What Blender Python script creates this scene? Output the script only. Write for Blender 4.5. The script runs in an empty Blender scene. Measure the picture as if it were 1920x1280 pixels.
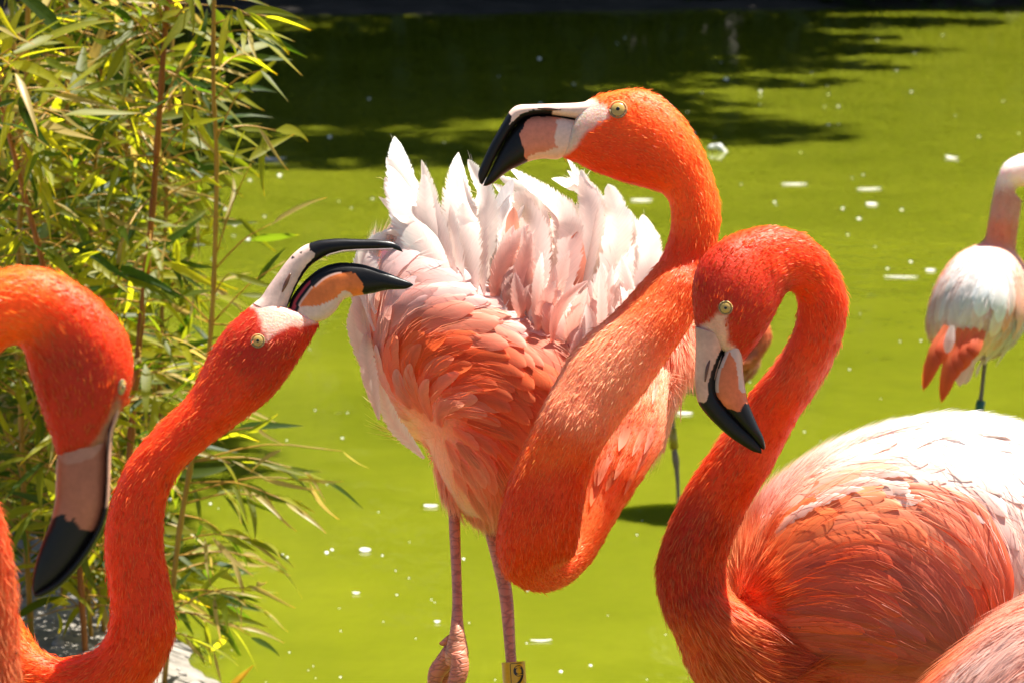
import bpy, math, random
import numpy as np
from mathutils import Vector, Matrix
from mathutils.bvhtree import BVHTree

random.seed(7)
RNG = np.random.default_rng(7)
SC = bpy.context.scene
COL = SC.collection

# ------------------------------------------------------------------ camera
CAM_H = 1.5
PITCH = math.atan2(1133.0, 6667.0)
FPX = 6667.0
cd = bpy.data.cameras.new("camera")
cd.sensor_width = 36.0
cd.lens = FPX / 1920.0 * 36.0
cd.clip_start = 0.1
cd.clip_end = 400.0
cd.dof.use_dof = True
cd.dof.focus_distance = 3.38
cd.dof.aperture_fstop = 20.0
cam = bpy.data.objects.new("camera", cd)
cam.location = (0, 0, CAM_H)
cam.rotation_euler = (math.pi / 2 - PITCH, 0, 0)
COL.objects.link(cam)
SC.camera = cam

# ------------------------------------------------------------------ light
SUN_EL = math.radians(67)
SUN_AZ = math.radians(52)          # to the right of straight ahead
w = bpy.data.worlds.new("World")
SC.world = w
w.use_nodes = True
nt = w.node_tree
nt.nodes.clear()
sky = nt.nodes.new("ShaderNodeTexSky")
sky.sky_type = 'NISHITA'
sky.sun_disc = False
sky.sun_elevation = SUN_EL
sky.sun_rotation = SUN_AZ
bg = nt.nodes.new("ShaderNodeBackground")
bg.inputs['Strength'].default_value = 0.05
wo = nt.nodes.new("ShaderNodeOutputWorld")
nt.links.new(sky.outputs[0], bg.inputs[0])
nt.links.new(bg.outputs[0], wo.inputs[0])
sl = bpy.data.lights.new("sun", 'SUN')
sl.energy = 5.0
sl.angle = math.radians(0.5)
sl.color = (1.0, 0.95, 0.86)
so = bpy.data.objects.new("sun", sl)
TO_SUN = Vector((math.sin(SUN_AZ) * math.cos(SUN_EL), math.cos(SUN_AZ) * math.cos(SUN_EL), math.sin(SUN_EL)))
so.rotation_euler = (-TO_SUN).to_track_quat('-Z', 'Y').to_euler()
so.location = (6, 10, 14)
COL.objects.link(so)
SC.view_settings.view_transform = 'Standard'
SC.view_settings.look = 'None'
SC.view_settings.exposure = 1.7
SC.view_settings.gamma = 1.0
SC.view_settings.use_curve_mapping = False
SC.render.engine = 'CYCLES'
SC.cycles.max_bounces = 8
SC.cycles.transparent_max_bounces = 8

# ------------------------------------------------------------------ helpers
CP, SP = math.cos(PITCH), math.sin(PITCH)
R_ = np.array([1.0, 0, 0]); FW = np.array([0, CP, -SP]); UP = np.array([0, SP, CP])
C0 = np.array([0, 0, CAM_H])

def P(px, py, d):
    px = np.asarray(px, float); py = np.asarray(py, float); d = np.asarray(d, float)
    x = (px - 960) / FPX; y = -(py - 640) / FPX
    return C0 + d[..., None] * (FW + x[..., None] * R_ + y[..., None] * UP)

def PX(V):
    q = np.asarray(V, float) - C0
    d = q @ FW
    return 960 + FPX * (q @ R_) / d, 640 - FPX * (q @ UP) / d, d

def on_plane(px, py, z=0.0):
    r = P(px, py, 1.0) - C0
    return C0 + r * ((z - CAM_H) / r[2])

def nz(v):
    return v / np.maximum(np.linalg.norm(v, axis=-1, keepdims=True), 1e-9)

def catmull(A, n):
    A = np.asarray(A, float); m = len(A)
    E = np.vstack([2 * A[0] - A[1], A, 2 * A[-1] - A[-2]])
    t = np.linspace(0, m - 1, n); i = np.minimum(t.astype(int), m - 2); f = (t - i)[:, None]
    p0, p1, p2, p3 = E[i], E[i + 1], E[i + 2], E[i + 3]
    return 0.5 * (2 * p1 + (p2 - p0) * f + (2 * p0 - 5 * p1 + 4 * p2 - p3) * f * f + (3 * p1 - p0 - 3 * p2 + p3) * f ** 3)

def hash3(i, j, k, s=0):
    h = (i * 374761393 + j * 668265263 + k * 2147483647 + s * 974634777) & 0xFFFFFFFF
    h = ((h ^ (h >> 13)) * 1274126177) & 0xFFFFFFFF
    return ((h ^ (h >> 16)) & 0xFFFF) / 65535.0

def vnoise(V, scale, s=0):
    q = np.asarray(V, float) * scale
    i = np.floor(q).astype(np.int64); f = q - i; f = f * f * (3 - 2 * f)
    r = 0
    for a in (0, 1):
        for b in (0, 1):
            for c in (0, 1):
                wgt = (f[:, 0] if a else 1 - f[:, 0]) * (f[:, 1] if b else 1 - f[:, 1]) * (f[:, 2] if c else 1 - f[:, 2])
                r = r + wgt * hash3(i[:, 0] + a, i[:, 1] + b, i[:, 2] + c, s)
    return r

def in_poly(x, y, poly):
    x = np.asarray(x); y = np.asarray(y); ins = np.zeros(x.shape, bool); n = len(poly); j = n - 1
    for i in range(n):
        xi, yi = poly[i]; xj, yj = poly[j]
        ins ^= ((yi > y) != (yj > y)) & (x < (xj - xi) * (y - yi) / (yj - yi + 1e-12) + xi)
        j = i
    return ins

def poly_dist(x, y, line):
    best = np.full(np.shape(x), 1e9)
    for (x0, y0), (x1, y1) in zip(line[:-1], line[1:]):
        dx, dy = x1 - x0, y1 - y0
        t = np.clip(((x - x0) * dx + (y - y0) * dy) / (dx * dx + dy * dy + 1e-9), 0, 1)
        best = np.minimum(best, np.hypot(x - x0 - t * dx, y - y0 - t * dy))
    return best

def link(name, me, parent=None):
    o = bpy.data.objects.new(name, me)
    COL.objects.link(o)
    if parent is not None:
        o.parent = parent
    return o

def raw_mesh(name, V, F, mat=None, cols=None, smooth=True, vecs=None):
    V = np.ascontiguousarray(V, np.float32)
    me = bpy.data.meshes.new(name)
    Fs = F if isinstance(F, list) and len(F) and isinstance(F[0], np.ndarray) else [np.asarray(F)]
    Fs = [f for f in Fs if len(f)]
    nl = sum(f.size for f in Fs); nf = sum(len(f) for f in Fs)
    me.vertices.add(len(V)); me.vertices.foreach_set("co", V.ravel())
    me.loops.add(nl); me.loops.foreach_set("vertex_index", np.concatenate([f.ravel() for f in Fs]).astype(np.int32))
    me.polygons.add(nf)
    st = []; o = 0
    for f in Fs:
        st.append(o + np.arange(len(f)) * f.shape[1]); o += f.size
    me.polygons.foreach_set("loop_start", np.concatenate(st).astype(np.int32))
    me.update(calc_edges=True); me.validate()
    me.polygons.foreach_set("use_smooth", np.full(len(me.polygons), smooth))
    if cols is not None:
        c = np.ones((len(V), 4), np.float32); c[:, :3] = cols
        a = me.color_attributes.new("Col", 'FLOAT_COLOR', 'POINT'); a.data.foreach_set("color", c.ravel())
    for k, v in (vecs or {}).items():
        a = me.attributes.new(k, 'FLOAT_VECTOR', 'POINT'); a.data.foreach_set("vector", np.ascontiguousarray(v, np.float32).ravel())
    if mat:
        me.materials.append(mat)
    return me

def base_of(o):
    while o.parent is not None:
        o = o.parent
    return np.array(o['base_xyz']) if 'base_xyz' in o else np.zeros(3)

def mk(name, V, F, mat, parent=None, **kw):
    V = np.asarray(V, float)
    if parent is not None:
        V = V - base_of(parent)
    return link(name, raw_mesh(name, V, F, mat, **kw), parent)

def thing(name, label, cat, base=(0, 0, 0), group=None):
    o = bpy.data.objects.new(name, None)
    o.empty_display_size = 0.05
    COL.objects.link(o)
    o.location = [float(v) for v in base]; o['base_xyz'] = [float(v) for v in base]
    o['label'] = label; o['category'] = cat
    if group: o['group'] = group
    return o

def tag(o, label, cat, group=None, kind=None):
    if kind: o['kind'] = kind
    if label: o['label'] = label
    if cat: o['category'] = cat
    if group: o['group'] = group
    return o

def ring_faces(n, k, base=0, cap=True):
    i = np.arange(n - 1)[:, None]; j = np.arange(k)[None]; j2 = (j + 1) % k
    q = np.stack([i * k + j, i * k + j2, (i + 1) * k + j2, (i + 1) * k + j], -1).reshape(-1, 4)
    t = []
    if cap:
        a = n * k; b = a + 1; jj = np.arange(k); j2 = (jj + 1) % k
        t = [np.stack([np.full(k, a), j2, jj], -1), np.stack([np.full(k, b), (n - 1) * k + jj, (n - 1) * k + j2], -1)]
    return [q + base] + [x + base for x in t]

def loft(secs, n, k=28, e=1.0, d=None):
    """secs rows: ax, ay, bx, by, half thickness (px), depth. Two outline points per section give its
    width; the thickness is along the depth. Returns closed verts and faces."""
    S = np.array([list(r) + ([d] if len(r) == 5 else []) for r in secs], float)
    S = catmull(S, n)
    A = P(S[:, 0], S[:, 1], S[:, 5]); B = P(S[:, 2], S[:, 3], S[:, 5])
    c = (A + B) / 2; h = (A - B) / 2
    vd = nz(c - C0); v = vd * (np.maximum(S[:, 4], .5) * S[:, 5] / FPX)[:, None]
    th = np.linspace(0, 2 * np.pi, k, endpoint=False)
    cs, sn = np.cos(th), np.sin(th)
    cs = np.sign(cs) * np.abs(cs) ** e; sn = np.sign(sn) * np.abs(sn) ** e
    V = c[:, None] + h[:, None] * cs[None, :, None] + v[:, None] * sn[None, :, None]
    V = np.vstack([V.reshape(-1, 3), c[:1], c[-1:]])
    return V, ring_faces(n, k), S

def tube(pts, rad, k=8, n=None):
    pts = np.asarray(pts, float); rad = np.asarray(rad, float) * np.ones(len(pts))
    if n:
        q = catmull(np.hstack([pts, rad[:, None]]), n); pts, rad = q[:, :3], q[:, 3]
    T = nz(np.gradient(pts, axis=0))
    a = np.array([0.31, -0.83, 0.46]); u = nz(np.cross(T, a)); v = np.cross(T, u)
    th = np.linspace(0, 2 * np.pi, k, endpoint=False)
    V = pts[:, None] + rad[:, None, None] * (u[:, None] * np.cos(th)[None, :, None] + v[:, None] * np.sin(th)[None, :, None])
    return np.vstack([V.reshape(-1, 3), pts[:1], pts[-1:]]), ring_faces(len(pts), k)

def join(parts):
    Vs, Q, T, o = [], [], [], 0
    for V, F in parts:
        Vs.append(V)
        for f in (F if isinstance(F, list) else [F]):
            if len(f) == 0: continue
            (Q if f.shape[1] == 4 else T).append(f + o)
        o += len(V)
    out = []
    if Q: out.append(np.vstack(Q))
    if T: out.append(np.vstack(T))
    return np.vstack(Vs), out

# ------------------------------------------------------------------ materials
def mat_new(name):
    m = bpy.data.materials.new(name); m.use_nodes = True
    t = m.node_tree
    return m, t, t.nodes['Principled BSDF'], t.nodes['Material Output']

def N(t, kind, **props):
    n = t.nodes.new(kind)
    for k, v in props.items(): setattr(n, k, v)
    return n

def mathn(t, op, a, b=None):
    n = N(t, "ShaderNodeMath", operation=op)
    for i, x in enumerate((a, b)):
        if x is None: continue
        if isinstance(x, (int, float)): n.inputs[i].default_value = x
        else: t.links.new(x, n.inputs[i])
    return n.outputs[0]

def mat_plumage(name, trans, rough, spec, sheen):
    m, t, b, out = mat_new(name)
    L = t.links
    a = N(t, "ShaderNodeAttribute", attribute_name="Col")
    uv = N(t, "ShaderNodeAttribute", attribute_name="barb")
    no = N(t, "ShaderNodeTexNoise"); no.inputs['Scale'].default_value = 1.0; no.inputs['Detail'].default_value = 2.0
    L.new(uv.outputs['Vector'], no.inputs['Vector'])
    mr = N(t, "ShaderNodeMapRange"); mr.inputs[1].default_value = .3; mr.inputs[2].default_value = .7
    mr.inputs[3].default_value = .94; mr.inputs[4].default_value = 1.04
    L.new(no.outputs['Fac'], mr.inputs[0])
    mul = N(t, "ShaderNodeVectorMath", operation='SCALE')
    L.new(a.outputs['Color'], mul.inputs[0]); L.new(mr.outputs[0], mul.inputs['Scale'])
    L.new(mul.outputs[0], b.inputs['Base Color'])
    b.inputs['Roughness'].default_value = rough
    b.inputs['Specular IOR Level'].default_value = spec
    b.inputs['Sheen Weight'].default_value = sheen; b.inputs['Sheen Roughness'].default_value = .35
    tr = N(t, "ShaderNodeBsdfTranslucent")
    gm = N(t, "ShaderNodeGamma"); gm.inputs[1].default_value = 1.12
    L.new(mul.outputs[0], gm.inputs[0]); L.new(gm.outputs[0], tr.inputs['Color'])
    mx = N(t, "ShaderNodeMixShader"); mx.inputs[0].default_value = trans
    L.new(b.outputs[0], mx.inputs[1]); L.new(tr.outputs[0], mx.inputs[2]); L.new(mx.outputs[0], out.inputs['Surface'])
    return m

M_FUR = mat_plumage("plumage", .38, .42, .22, .0)
M_FEATHER = mat_plumage("feather", .52, .5, .2, .0)
def mat_frayed(name, trans):
    m = mat_plumage(name, trans, .5, .2, .0); t = m.node_tree; L = t.links
    out = [n for n in t.nodes if n.type == 'OUTPUT_MATERIAL'][0]; src = out.inputs['Surface'].links[0].from_socket
    at = N(t, "ShaderNodeAttribute", attribute_name="barb"); sp = N(t, "ShaderNodeSeparateXYZ"); L.new(at.outputs['Vector'], sp.inputs[0])
    cb = N(t, "ShaderNodeCombineXYZ"); L.new(mathn(t, 'MULTIPLY', sp.outputs[0], 1.3), cb.inputs[0]); L.new(sp.outputs[2], cb.inputs[2])
    L.new(mathn(t, 'MULTIPLY', sp.outputs[1], .9), cb.inputs[1])
    no = N(t, "ShaderNodeTexNoise"); no.inputs['Scale'].default_value = 1; no.inputs['Detail'].default_value = 3; L.new(cb.outputs[0], no.inputs['Vector'])
    mr = N(t, "ShaderNodeMapRange"); mr.inputs[1].default_value = .5; mr.inputs[2].default_value = .8; mr.inputs[3].default_value = .22; mr.inputs[4].default_value = .60
    L.new(mathn(t, 'ABSOLUTE', sp.outputs[1]), mr.inputs[0])
    gt = mathn(t, 'GREATER_THAN', no.outputs['Fac'], mr.outputs[0])
    tb = N(t, "ShaderNodeBsdfTransparent"); mx = N(t, "ShaderNodeMixShader")
    L.new(gt, mx.inputs[0]); L.new(tb.outputs[0], mx.inputs[1]); L.new(src, mx.inputs[2]); L.new(mx.outputs[0], out.inputs['Surface'])
    return m
M_PLUME = mat_frayed("plume_feather", .55)
M_COVERT = mat_plumage("covert_feather", .28, .45, .6, .0)

def mat_col(name, rough=.7, spec=.3, bump=0, scale=400, stretch=(1, 1, 1), coat=0, sss=0, sheen=0, rad=(.030, .008, .003)):
    m, t, b, out = mat_new(name); L = t.links
    a = N(t, "ShaderNodeAttribute", attribute_name="Col")
    tc = N(t, "ShaderNodeTexCoord"); mp = N(t, "ShaderNodeMapping"); mp.inputs['Scale'].default_value = stretch
    L.new(tc.outputs['Object'], mp.inputs[0])
    no = N(t, "ShaderNodeTexNoise"); no.inputs['Scale'].default_value = scale; no.inputs['Detail'].default_value = 4
    L.new(mp.outputs[0], no.inputs['Vector'])
    mr = N(t, "ShaderNodeMapRange"); mr.inputs[3].default_value = .78; mr.inputs[4].default_value = 1.2
    L.new(no.outputs['Fac'], mr.inputs[0])
    mul = N(t, "ShaderNodeVectorMath", operation='SCALE')
    L.new(a.outputs['Color'], mul.inputs[0]); L.new(mr.outputs[0], mul.inputs['Scale'])
    L.new(mul.outputs[0], b.inputs['Base Color'])
    b.inputs['Roughness'].default_value = rough; b.inputs['Specular IOR Level'].default_value = spec
    b.inputs['Sheen Weight'].default_value = sheen; b.inputs['Sheen Roughness'].default_value = .35
    b.inputs['Coat Weight'].default_value = coat; b.inputs['Coat Roughness'].default_value = .06
    if sss:
        b.inputs['Subsurface Weight'].default_value = sss
        b.inputs['Subsurface Radius'].default_value = rad
        b.inputs['Subsurface Scale'].default_value = 1.0
    if bump:
        bp = N(t, "ShaderNodeBump"); bp.inputs['Strength'].default_value = bump; bp.inputs['Distance'].default_value = .001
        L.new(no.outputs['Fac'], bp.inputs['Height']); L.new(bp.outputs[0], b.inputs['Normal'])
    return m

M_SKIN = mat_col("bird_skin", .5, .2, .7, 420, sss=.7)
M_FLUFF = mat_col("body_fluff", .6, .1, .4, 300, sss=.92, rad=(.20, .060, .028))
M_BILL = mat_col("bill_horn", .36, .22, .2, 260)
M_EYE = mat_col("eye_surface", .3, .3, 0, 900, coat=.35)
M_COLMATTE = mat_col("painted_band", .35, .5, 0, 300)

def mat_leg():
    m, t, b, out = mat_new("leg_scales"); L = t.links
    a = N(t, "ShaderNodeAttribute", attribute_name="Col")
    tc = N(t, "ShaderNodeTexCoord"); mp = N(t, "ShaderNodeMapping"); mp.inputs['Scale'].default_value = (60, 60, 190)
    L.new(tc.outputs['Object'], mp.inputs[0])
    vo = N(t, "ShaderNodeTexVoronoi", feature='DISTANCE_TO_EDGE'); vo.inputs['Scale'].default_value = 1.0
    L.new(mp.outputs[0], vo.inputs['Vector'])
    mr = N(t, "ShaderNodeMapRange"); mr.inputs[1].default_value = 0; mr.inputs[2].default_value = .12
    mr.inputs[3].default_value = 0.62; mr.inputs[4].default_value = 1.05
    L.new(vo.outputs['Distance'], mr.inputs[0])
    mul = N(t, "ShaderNodeVectorMath", operation='SCALE')
    L.new(a.outputs['Color'], mul.inputs[0]); L.new(mr.outputs[0], mul.inputs['Scale']); L.new(mul.outputs[0], b.inputs['Base Color'])
    bp = N(t, "ShaderNodeBump"); bp.inputs['Strength'].default_value = .7; bp.inputs['Distance'].default_value = .0012
    L.new(mr.outputs[0], bp.inputs['Height']); L.new(bp.outputs[0], b.inputs['Normal'])
    b.inputs['Roughness'].default_value = .45
    return m
M_LEG = mat_leg()

def mat_leaf(name, c1, c2, tcol, trans, rough=.4):
    m, t, b, out = mat_new(name); L = t.links
    oi = N(t, "ShaderNodeObjectInfo")
    rp = N(t, "ShaderNodeMix", data_type='RGBA')
    pw = mathn(t, 'POWER', oi.outputs['Random'], 1.35)
    rp.inputs[6].default_value = (*c1, 1); rp.inputs[7].default_value = (*c2, 1)
    L.new(pw, rp.inputs[0])
    uv = N(t, "ShaderNodeAttribute", attribute_name="barb")
    wv = N(t, "ShaderNodeTexNoise"); wv.inputs['Scale'].default_value = 1.0; wv.inputs['Detail'].default_value = 3
    L.new(uv.outputs['Vector'], wv.inputs['Vector'])
    mr = N(t, "ShaderNodeMapRange"); mr.inputs[3].default_value = .6; mr.inputs[4].default_value = 1.4
    L.new(wv.outputs['Fac'], mr.inputs[0])
    mul = N(t, "ShaderNodeVectorMath", operation='SCALE'); L.new(rp.outputs[2], mul.inputs[0]); L.new(mr.outputs[0], mul.inputs['Scale'])
    at = N(t, "ShaderNodeAttribute", attribute_name="Col")
    m2 = N(t, "ShaderNodeVectorMath", operation='MULTIPLY'); L.new(mul.outputs[0], m2.inputs[0]); L.new(at.outputs['Color'], m2.inputs[1])
    L.new(m2.outputs[0], b.inputs['Base Color']); b.inputs['Roughness'].default_value = rough
    b.inputs['Specular IOR Level'].default_value = .3
    tr = N(t, "ShaderNodeBsdfTranslucent")
    m3 = N(t, "ShaderNodeVectorMath", operation='MULTIPLY'); m3.inputs[1].default_value = tcol
    L.new(m2.outputs[0], m3.inputs[0]); L.new(m3.outputs[0], tr.inputs['Color'])
    mx = N(t, "ShaderNodeMixShader"); mx.inputs[0].default_value = trans
    L.new(b.outputs[0], mx.inputs[1]); L.new(tr.outputs[0], mx.inputs[2]); L.new(mx.outputs[0], out.inputs['Surface'])
    return m

M_LEAF = mat_leaf("bamboo_leaf", (.020, .046, .005), (.20, .205, .016), (4.2, 3.6, .9), .6, .5)
M_LEAFDRY = mat_leaf("bamboo_leaf_dry", (.26, .21, .06), (.36, .27, .10), (1.9, 1.7, 1.1), .45)
M_TREE = mat_leaf("tree_leaf", (.02, .034, .007), (.034, .05, .012), (1.6, 1.6, .8), .3, .5)

def mat_simple(name, c1, c2, rough=.8, scale=30, bump=.3, dist=.01, stretch=(1, 1, 1), spec=.3):
    m, t, b, out = mat_new(name); L = t.links
    tc = N(t, "ShaderNodeTexCoord"); mp = N(t, "ShaderNodeMapping"); mp.inputs['Scale'].default_value = stretch
    L.new(tc.outputs['Object'], mp.inputs[0])
    no = N(t, "ShaderNodeTexNoise"); no.inputs['Scale'].default_value = scale; no.inputs['Detail'].default_value = 8
    no.inputs['Roughness'].default_value = .65
    L.new(mp.outputs[0], no.inputs['Vector'])
    cr = N(t, "ShaderNodeValToRGB"); cr.color_ramp.elements[0].position = .35; cr.color_ramp.elements[1].position = .65
    cr.color_ramp.elements[0].color = (*c1, 1); cr.color_ramp.elements[1].color = (*c2, 1)
    L.new(no.outputs['Fac'], cr.inputs[0]); L.new(cr.outputs[0], b.inputs['Base Color'])
    b.inputs['Roughness'].default_value = rough; b.inputs['Specular IOR Level'].default_value = spec
    bp = N(t, "ShaderNodeBump"); bp.inputs['Strength'].default_value = bump; bp.inputs['Distance'].default_value = dist
    L.new(no.outputs['Fac'], bp.inputs['Height']); L.new(bp.outputs[0], b.inputs['Normal'])
    return m

M_SAND = mat_simple("sand", (.13, .115, .095), (.26, .235, .20), .9, 22, .6, .01)
M_MUD = mat_simple("mud", (.02, .017, .012), (.065, .052, .04), .85, 3, .6, .05)
M_PEBBLE = mat_simple("pebble", (.12, .11, .10), (.40, .36, .32), .8, 40, .3, .003)
M_CULM = mat_simple("bamboo_culm", (.22, .11, .012), (.40, .22, .03), .45, 14, .15, .002, (1, 1, .3))
M_CULMRED = mat_simple("bamboo_culm_red", (.16, .045, .01), (.34, .12, .02), .45, 14, .15, .002, (1, 1, .3))
M_BARK = mat_simple("bark", (.05, .04, .03), (.13, .10, .08), .9, 8, .8, .03, (1, 1, .2))
M_WHITE = mat_simple("down", (.72, .70, .66), (.85, .84, .80), .8, 60, .2, .002)

def mat_water():
    m, t, b, out = mat_new("algae_water"); L = t.links
    tc = N(t, "ShaderNodeTexCoord")
    no = N(t, "ShaderNodeTexNoise"); no.inputs['Scale'].default_value = 1.1; no.inputs['Detail'].default_value = 7; no.inputs['Roughness'].default_value = .62
    L.new(tc.outputs['Object'], no.inputs['Vector'])
    cr = N(t, "ShaderNodeValToRGB")
    cr.color_ramp.elements[0].position = .32; cr.color_ramp.elements[1].position = .68
    cr.color_ramp.elements[0].color = (.096, .112, .005, 1); cr.color_ramp.elements[1].color = (.134, .147, .007, 1)
    L.new(no.outputs['Fac'], cr.inputs[0]); L.new(cr.outputs[0], b.inputs['Base Color'])
    b.inputs['Subsurface Weight'].default_value = .85; b.inputs['Subsurface Radius'].default_value = (.22, .24, .10); b.inputs['Subsurface Scale'].default_value = 1.0
    b.inputs['Roughness'].default_value = .04; b.inputs['IOR'].default_value = 1.33
    n2 = N(t, "ShaderNodeTexNoise"); n2.inputs['Scale'].default_value = 7; n2.inputs['Detail'].default_value = 3
    mp = N(t, "ShaderNodeMapping"); mp.inputs['Scale'].default_value = (1, .55, 1)
    L.new(tc.outputs['Object'], mp.inputs[0]); L.new(mp.outputs[0], n2.inputs['Vector'])
    bp = N(t, "ShaderNodeBump"); bp.inputs['Strength'].default_value = .35; bp.inputs['Distance'].default_value = .014
    L.new(n2.outputs['Fac'], bp.inputs['Height']); L.new(bp.outputs[0], b.inputs['Normal'])
    return m
M_WATER = mat_water()

# ------------------------------------------------------------------ setting: water, banks
def grid(name, x0, x1, y0, y1, nx, ny, hfun, mat):
    xs = np.linspace(x0, x1, nx); ys = np.linspace(y0, y1, ny)
    X, Y = np.meshgrid(xs, ys); Z = hfun(X, Y)
    V = np.stack([X, Y, Z], -1).reshape(-1, 3)
    i = np.arange(ny - 1)[:, None]; j = np.arange(nx - 1)[None]
    F = np.stack([i * nx + j, i * nx + j + 1, (i + 1) * nx + j + 1, (i + 1) * nx + j], -1).reshape(-1, 4)
    return mk(name, V, F, mat)

tag(mk("water", [(-90, -20, 0), (90, -20, 0), (90, 60, 0), (-90, 60, 0)], np.array([[0, 1, 2, 3]]), M_WATER), None, None, kind='structure')

def shore(X, Y):
    near = .9 - Y + .08 * np.sin(X * 3)
    left = (-.44 - (Y - 5.47) * .42 - X + .03 * np.sin(Y * 9) + .02 * np.sin(Y * 23))
    left = np.where(Y < 5.25, -.45 - (5.25 - Y) * .30 - X + .03 * np.sin(Y * 9), left)
    left = np.where(Y > 8.5, left - (Y - 8.5) * 1.2, left)
    return np.maximum(near, left)

def bank_h(X, Y):
    s = shore(X, Y)
    V = np.stack([X, Y, 0 * X], -1).reshape(-1, 3)
    n = (vnoise(V, 6) - .5) * .02 + (vnoise(V, 22, 3) - .5) * .012 + (vnoise(V, 60, 5) - .5) * .006
    n = n.reshape(X.shape)
    return np.clip(s * .30, -.06, .055) + n * np.clip(s * 6 + .3, 0, 1) + np.clip(s - .3, 0, 3) * .02

tag(grid("ground", -5, 5, -3, 11, 250, 350, bank_h, M_SAND), None, None, kind='structure')

def far_h(X, Y):
    edge = 19.6 + .3 * np.clip(X - .15, 0, 2) + .12 * np.sin(X * 2.3) + .06 * np.sin(X * 7.1)
    s = Y - np.minimum(edge, 20.2)
    V = np.stack([X, Y, 0 * X], -1).reshape(-1, 3)
    n = ((vnoise(V, 1.2) - .5) * .25 + (vnoise(V, 5, 2) - .5) * .07).reshape(X.shape)
    return np.clip(s * .11, -.3, 1.2) + n * np.clip(s * .6, 0, 1)

tag(grid("far_bank", -45, 45, 17.5, 75, 300, 200, far_h, M_MUD), None, None, kind='structure')

# ------------------------------------------------------------------ trees of the far bank (shade and reflections on the pond)
def leaf_quads(C, n, size, seed):
    """n leaf-sized quads spread through ellipsoid clumps C rows: cx, cy, cz, rx, ry, rz"""
    r = np.random.default_rng(seed); C = np.asarray(C, float)
    wt = C[:, 3] * C[:, 4] * C[:, 5]; wt = wt / wt.sum()
    k = r.choice(len(C), n, p=wt)
    u = nz(r.normal(size=(n, 3))) * (r.random((n, 1)) ** .45)
    p = C[k, :3] + u * C[k, 3:]
    a = nz(r.normal(size=(n, 3))); b = nz(np.cross(a, r.normal(size=(n, 3))))
    s = size * (.6 + .8 * r.random((n, 1)))
    V = np.stack([p - a * s, p + b * s * .4, p + a * s, p - b * s * .4], 1).reshape(-1, 3)
    F = np.arange(4 * n).reshape(-1, 4)
    return V, F

def tree(name, label, x, y, h, clumps, n, size, seed, group=None):
    z0 = float(far_h(np.array([[x]]), np.array([[y]]))[0, 0]) - .1
    t = thing(name, label, 'tree', (x, y, z0), group)
    r = random.Random(seed)
    parts = [tube([(x, y, z0), (x + .1, y, z0 + h * .3), (x - .05, y + .1, z0 + h * .6), (x, y, z0 + h * .85)], [.22, .17, .12, .04], 10, 14)]
    for c in clumps:
        zb = z0 + max(h * .25, c[2] * .55)
        q = np.array(c[:3]); b = np.array([x, y, zb])
        parts.append(tube([b, (b + q) / 2 + [0, 0, .25], q], [.07, .05, .015], 6, 8))
    V, F = join(parts)
    mk("trunk", V, F, M_BARK, t)
    V, F = leaf_quads(clumps, n, size, seed)
    c = np.ones((len(V), 3)) * (.7 + .6 * np.repeat(np.random.default_rng(seed).random(n), 4)[:, None])
    o = mk("crown", V, F, M_TREE, t, cols=c, smooth=False); o['kind'] = 'stuff'
    return t

cotE = 1 / math.tan(SUN_EL)
def caster(sx, sy, z):        # where a bough at height z must hang for its shade to fall at sx, sy
    return (sx + z * cotE * math.sin(SUN_AZ), sy + z * cotE * math.cos(SUN_AZ), z)
def cl(sx, sy, z, rx, ry, rz):
    return (*caster(sx, sy, z), rx, ry, rz)

tree("shade_tree", "tall broad tree on the far bank shading the pond's middle", 1.6, 21.2, 11,
     [cl(-1.0, 15.3, 8.5, 1.3, 1.5, 1.0), cl(.0, 16.4, 7, 1.0, 1.0, .8), cl(-.55, 13.1, 9.5, .75, .7, .35), cl(-.5, 17.6, 5.2, 1.5, .9, .7),
      cl(.75, 13.9, 9, .42, .5, .22), cl(1.1, 17.3, 5, .8, .5, .35), cl(1.7, 17.25, 4.8, .5, .25, .2), cl(.35, 15.0, 8, .55, .45, .3), cl(.8, 16.6, 5.5, .6, .5, .3),
      cl(.2, 18.8, 4.0, 1.4, .8, .6), cl(1.4, 19.0, 3.2, 1.3, .5, .5), cl(.6, 20.4, 4.5, 2.2, 1.0, .8), cl(3.2, 20.6, 4.5, 1.6, 1.0, .6), cl(.5, 14.6, 8.5, .55, .35, .25), cl(1.05, 15.6, 7.5, .5, .3, .22), cl(1.3, 16.5, 6, .5, .4, .25), cl(.3, 13.5, 9.2, .5, .3, .2), cl(.95, 13.6, 9, .4, .45, .25), cl(1.0, 18.0, 4.5, 1.0, .6, .4)], 24000, .13, 11)
tree("shade_tree", "dense tree on the far bank shading the water behind the bamboo", -1.4, 21.4, 11,
     [cl(-2.6, 13.4, 9, 1.3, 1.2, .9), cl(-1.6, 12.7, 10, .75, .7, .5), cl(-2.3, 15.6, 8, 1.4, 1.3, 1.0), cl(-2.4, 17.8, 5.5, 1.6, 1.2, .9), cl(-1.9, 14.4, 9, .7, .8, .5), cl(-1.2, 20.0, 5, 1.6, .8, .6), cl(-.4, 22, 5, 2.2, 1.2, .8), cl(-.8, 14.2, 9, .8, .6, .5)], 17000, .13, 12)
tree("shade_tree", "spreading tree at the far left end of the far bank", -4.5, 21.0, 12,
     [cl(-4.6, 13.5, 9, 1.6, 1.5, 1.2), cl(-4.4, 16.5, 7.5, 1.6, 1.5, 1.1), cl(-6, 15, 9, 1.6, 1.6, 1.3), cl(-5.5, 18, 5, 1.8, 1.2, 1.1)], 9000, .15, 13)
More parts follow.
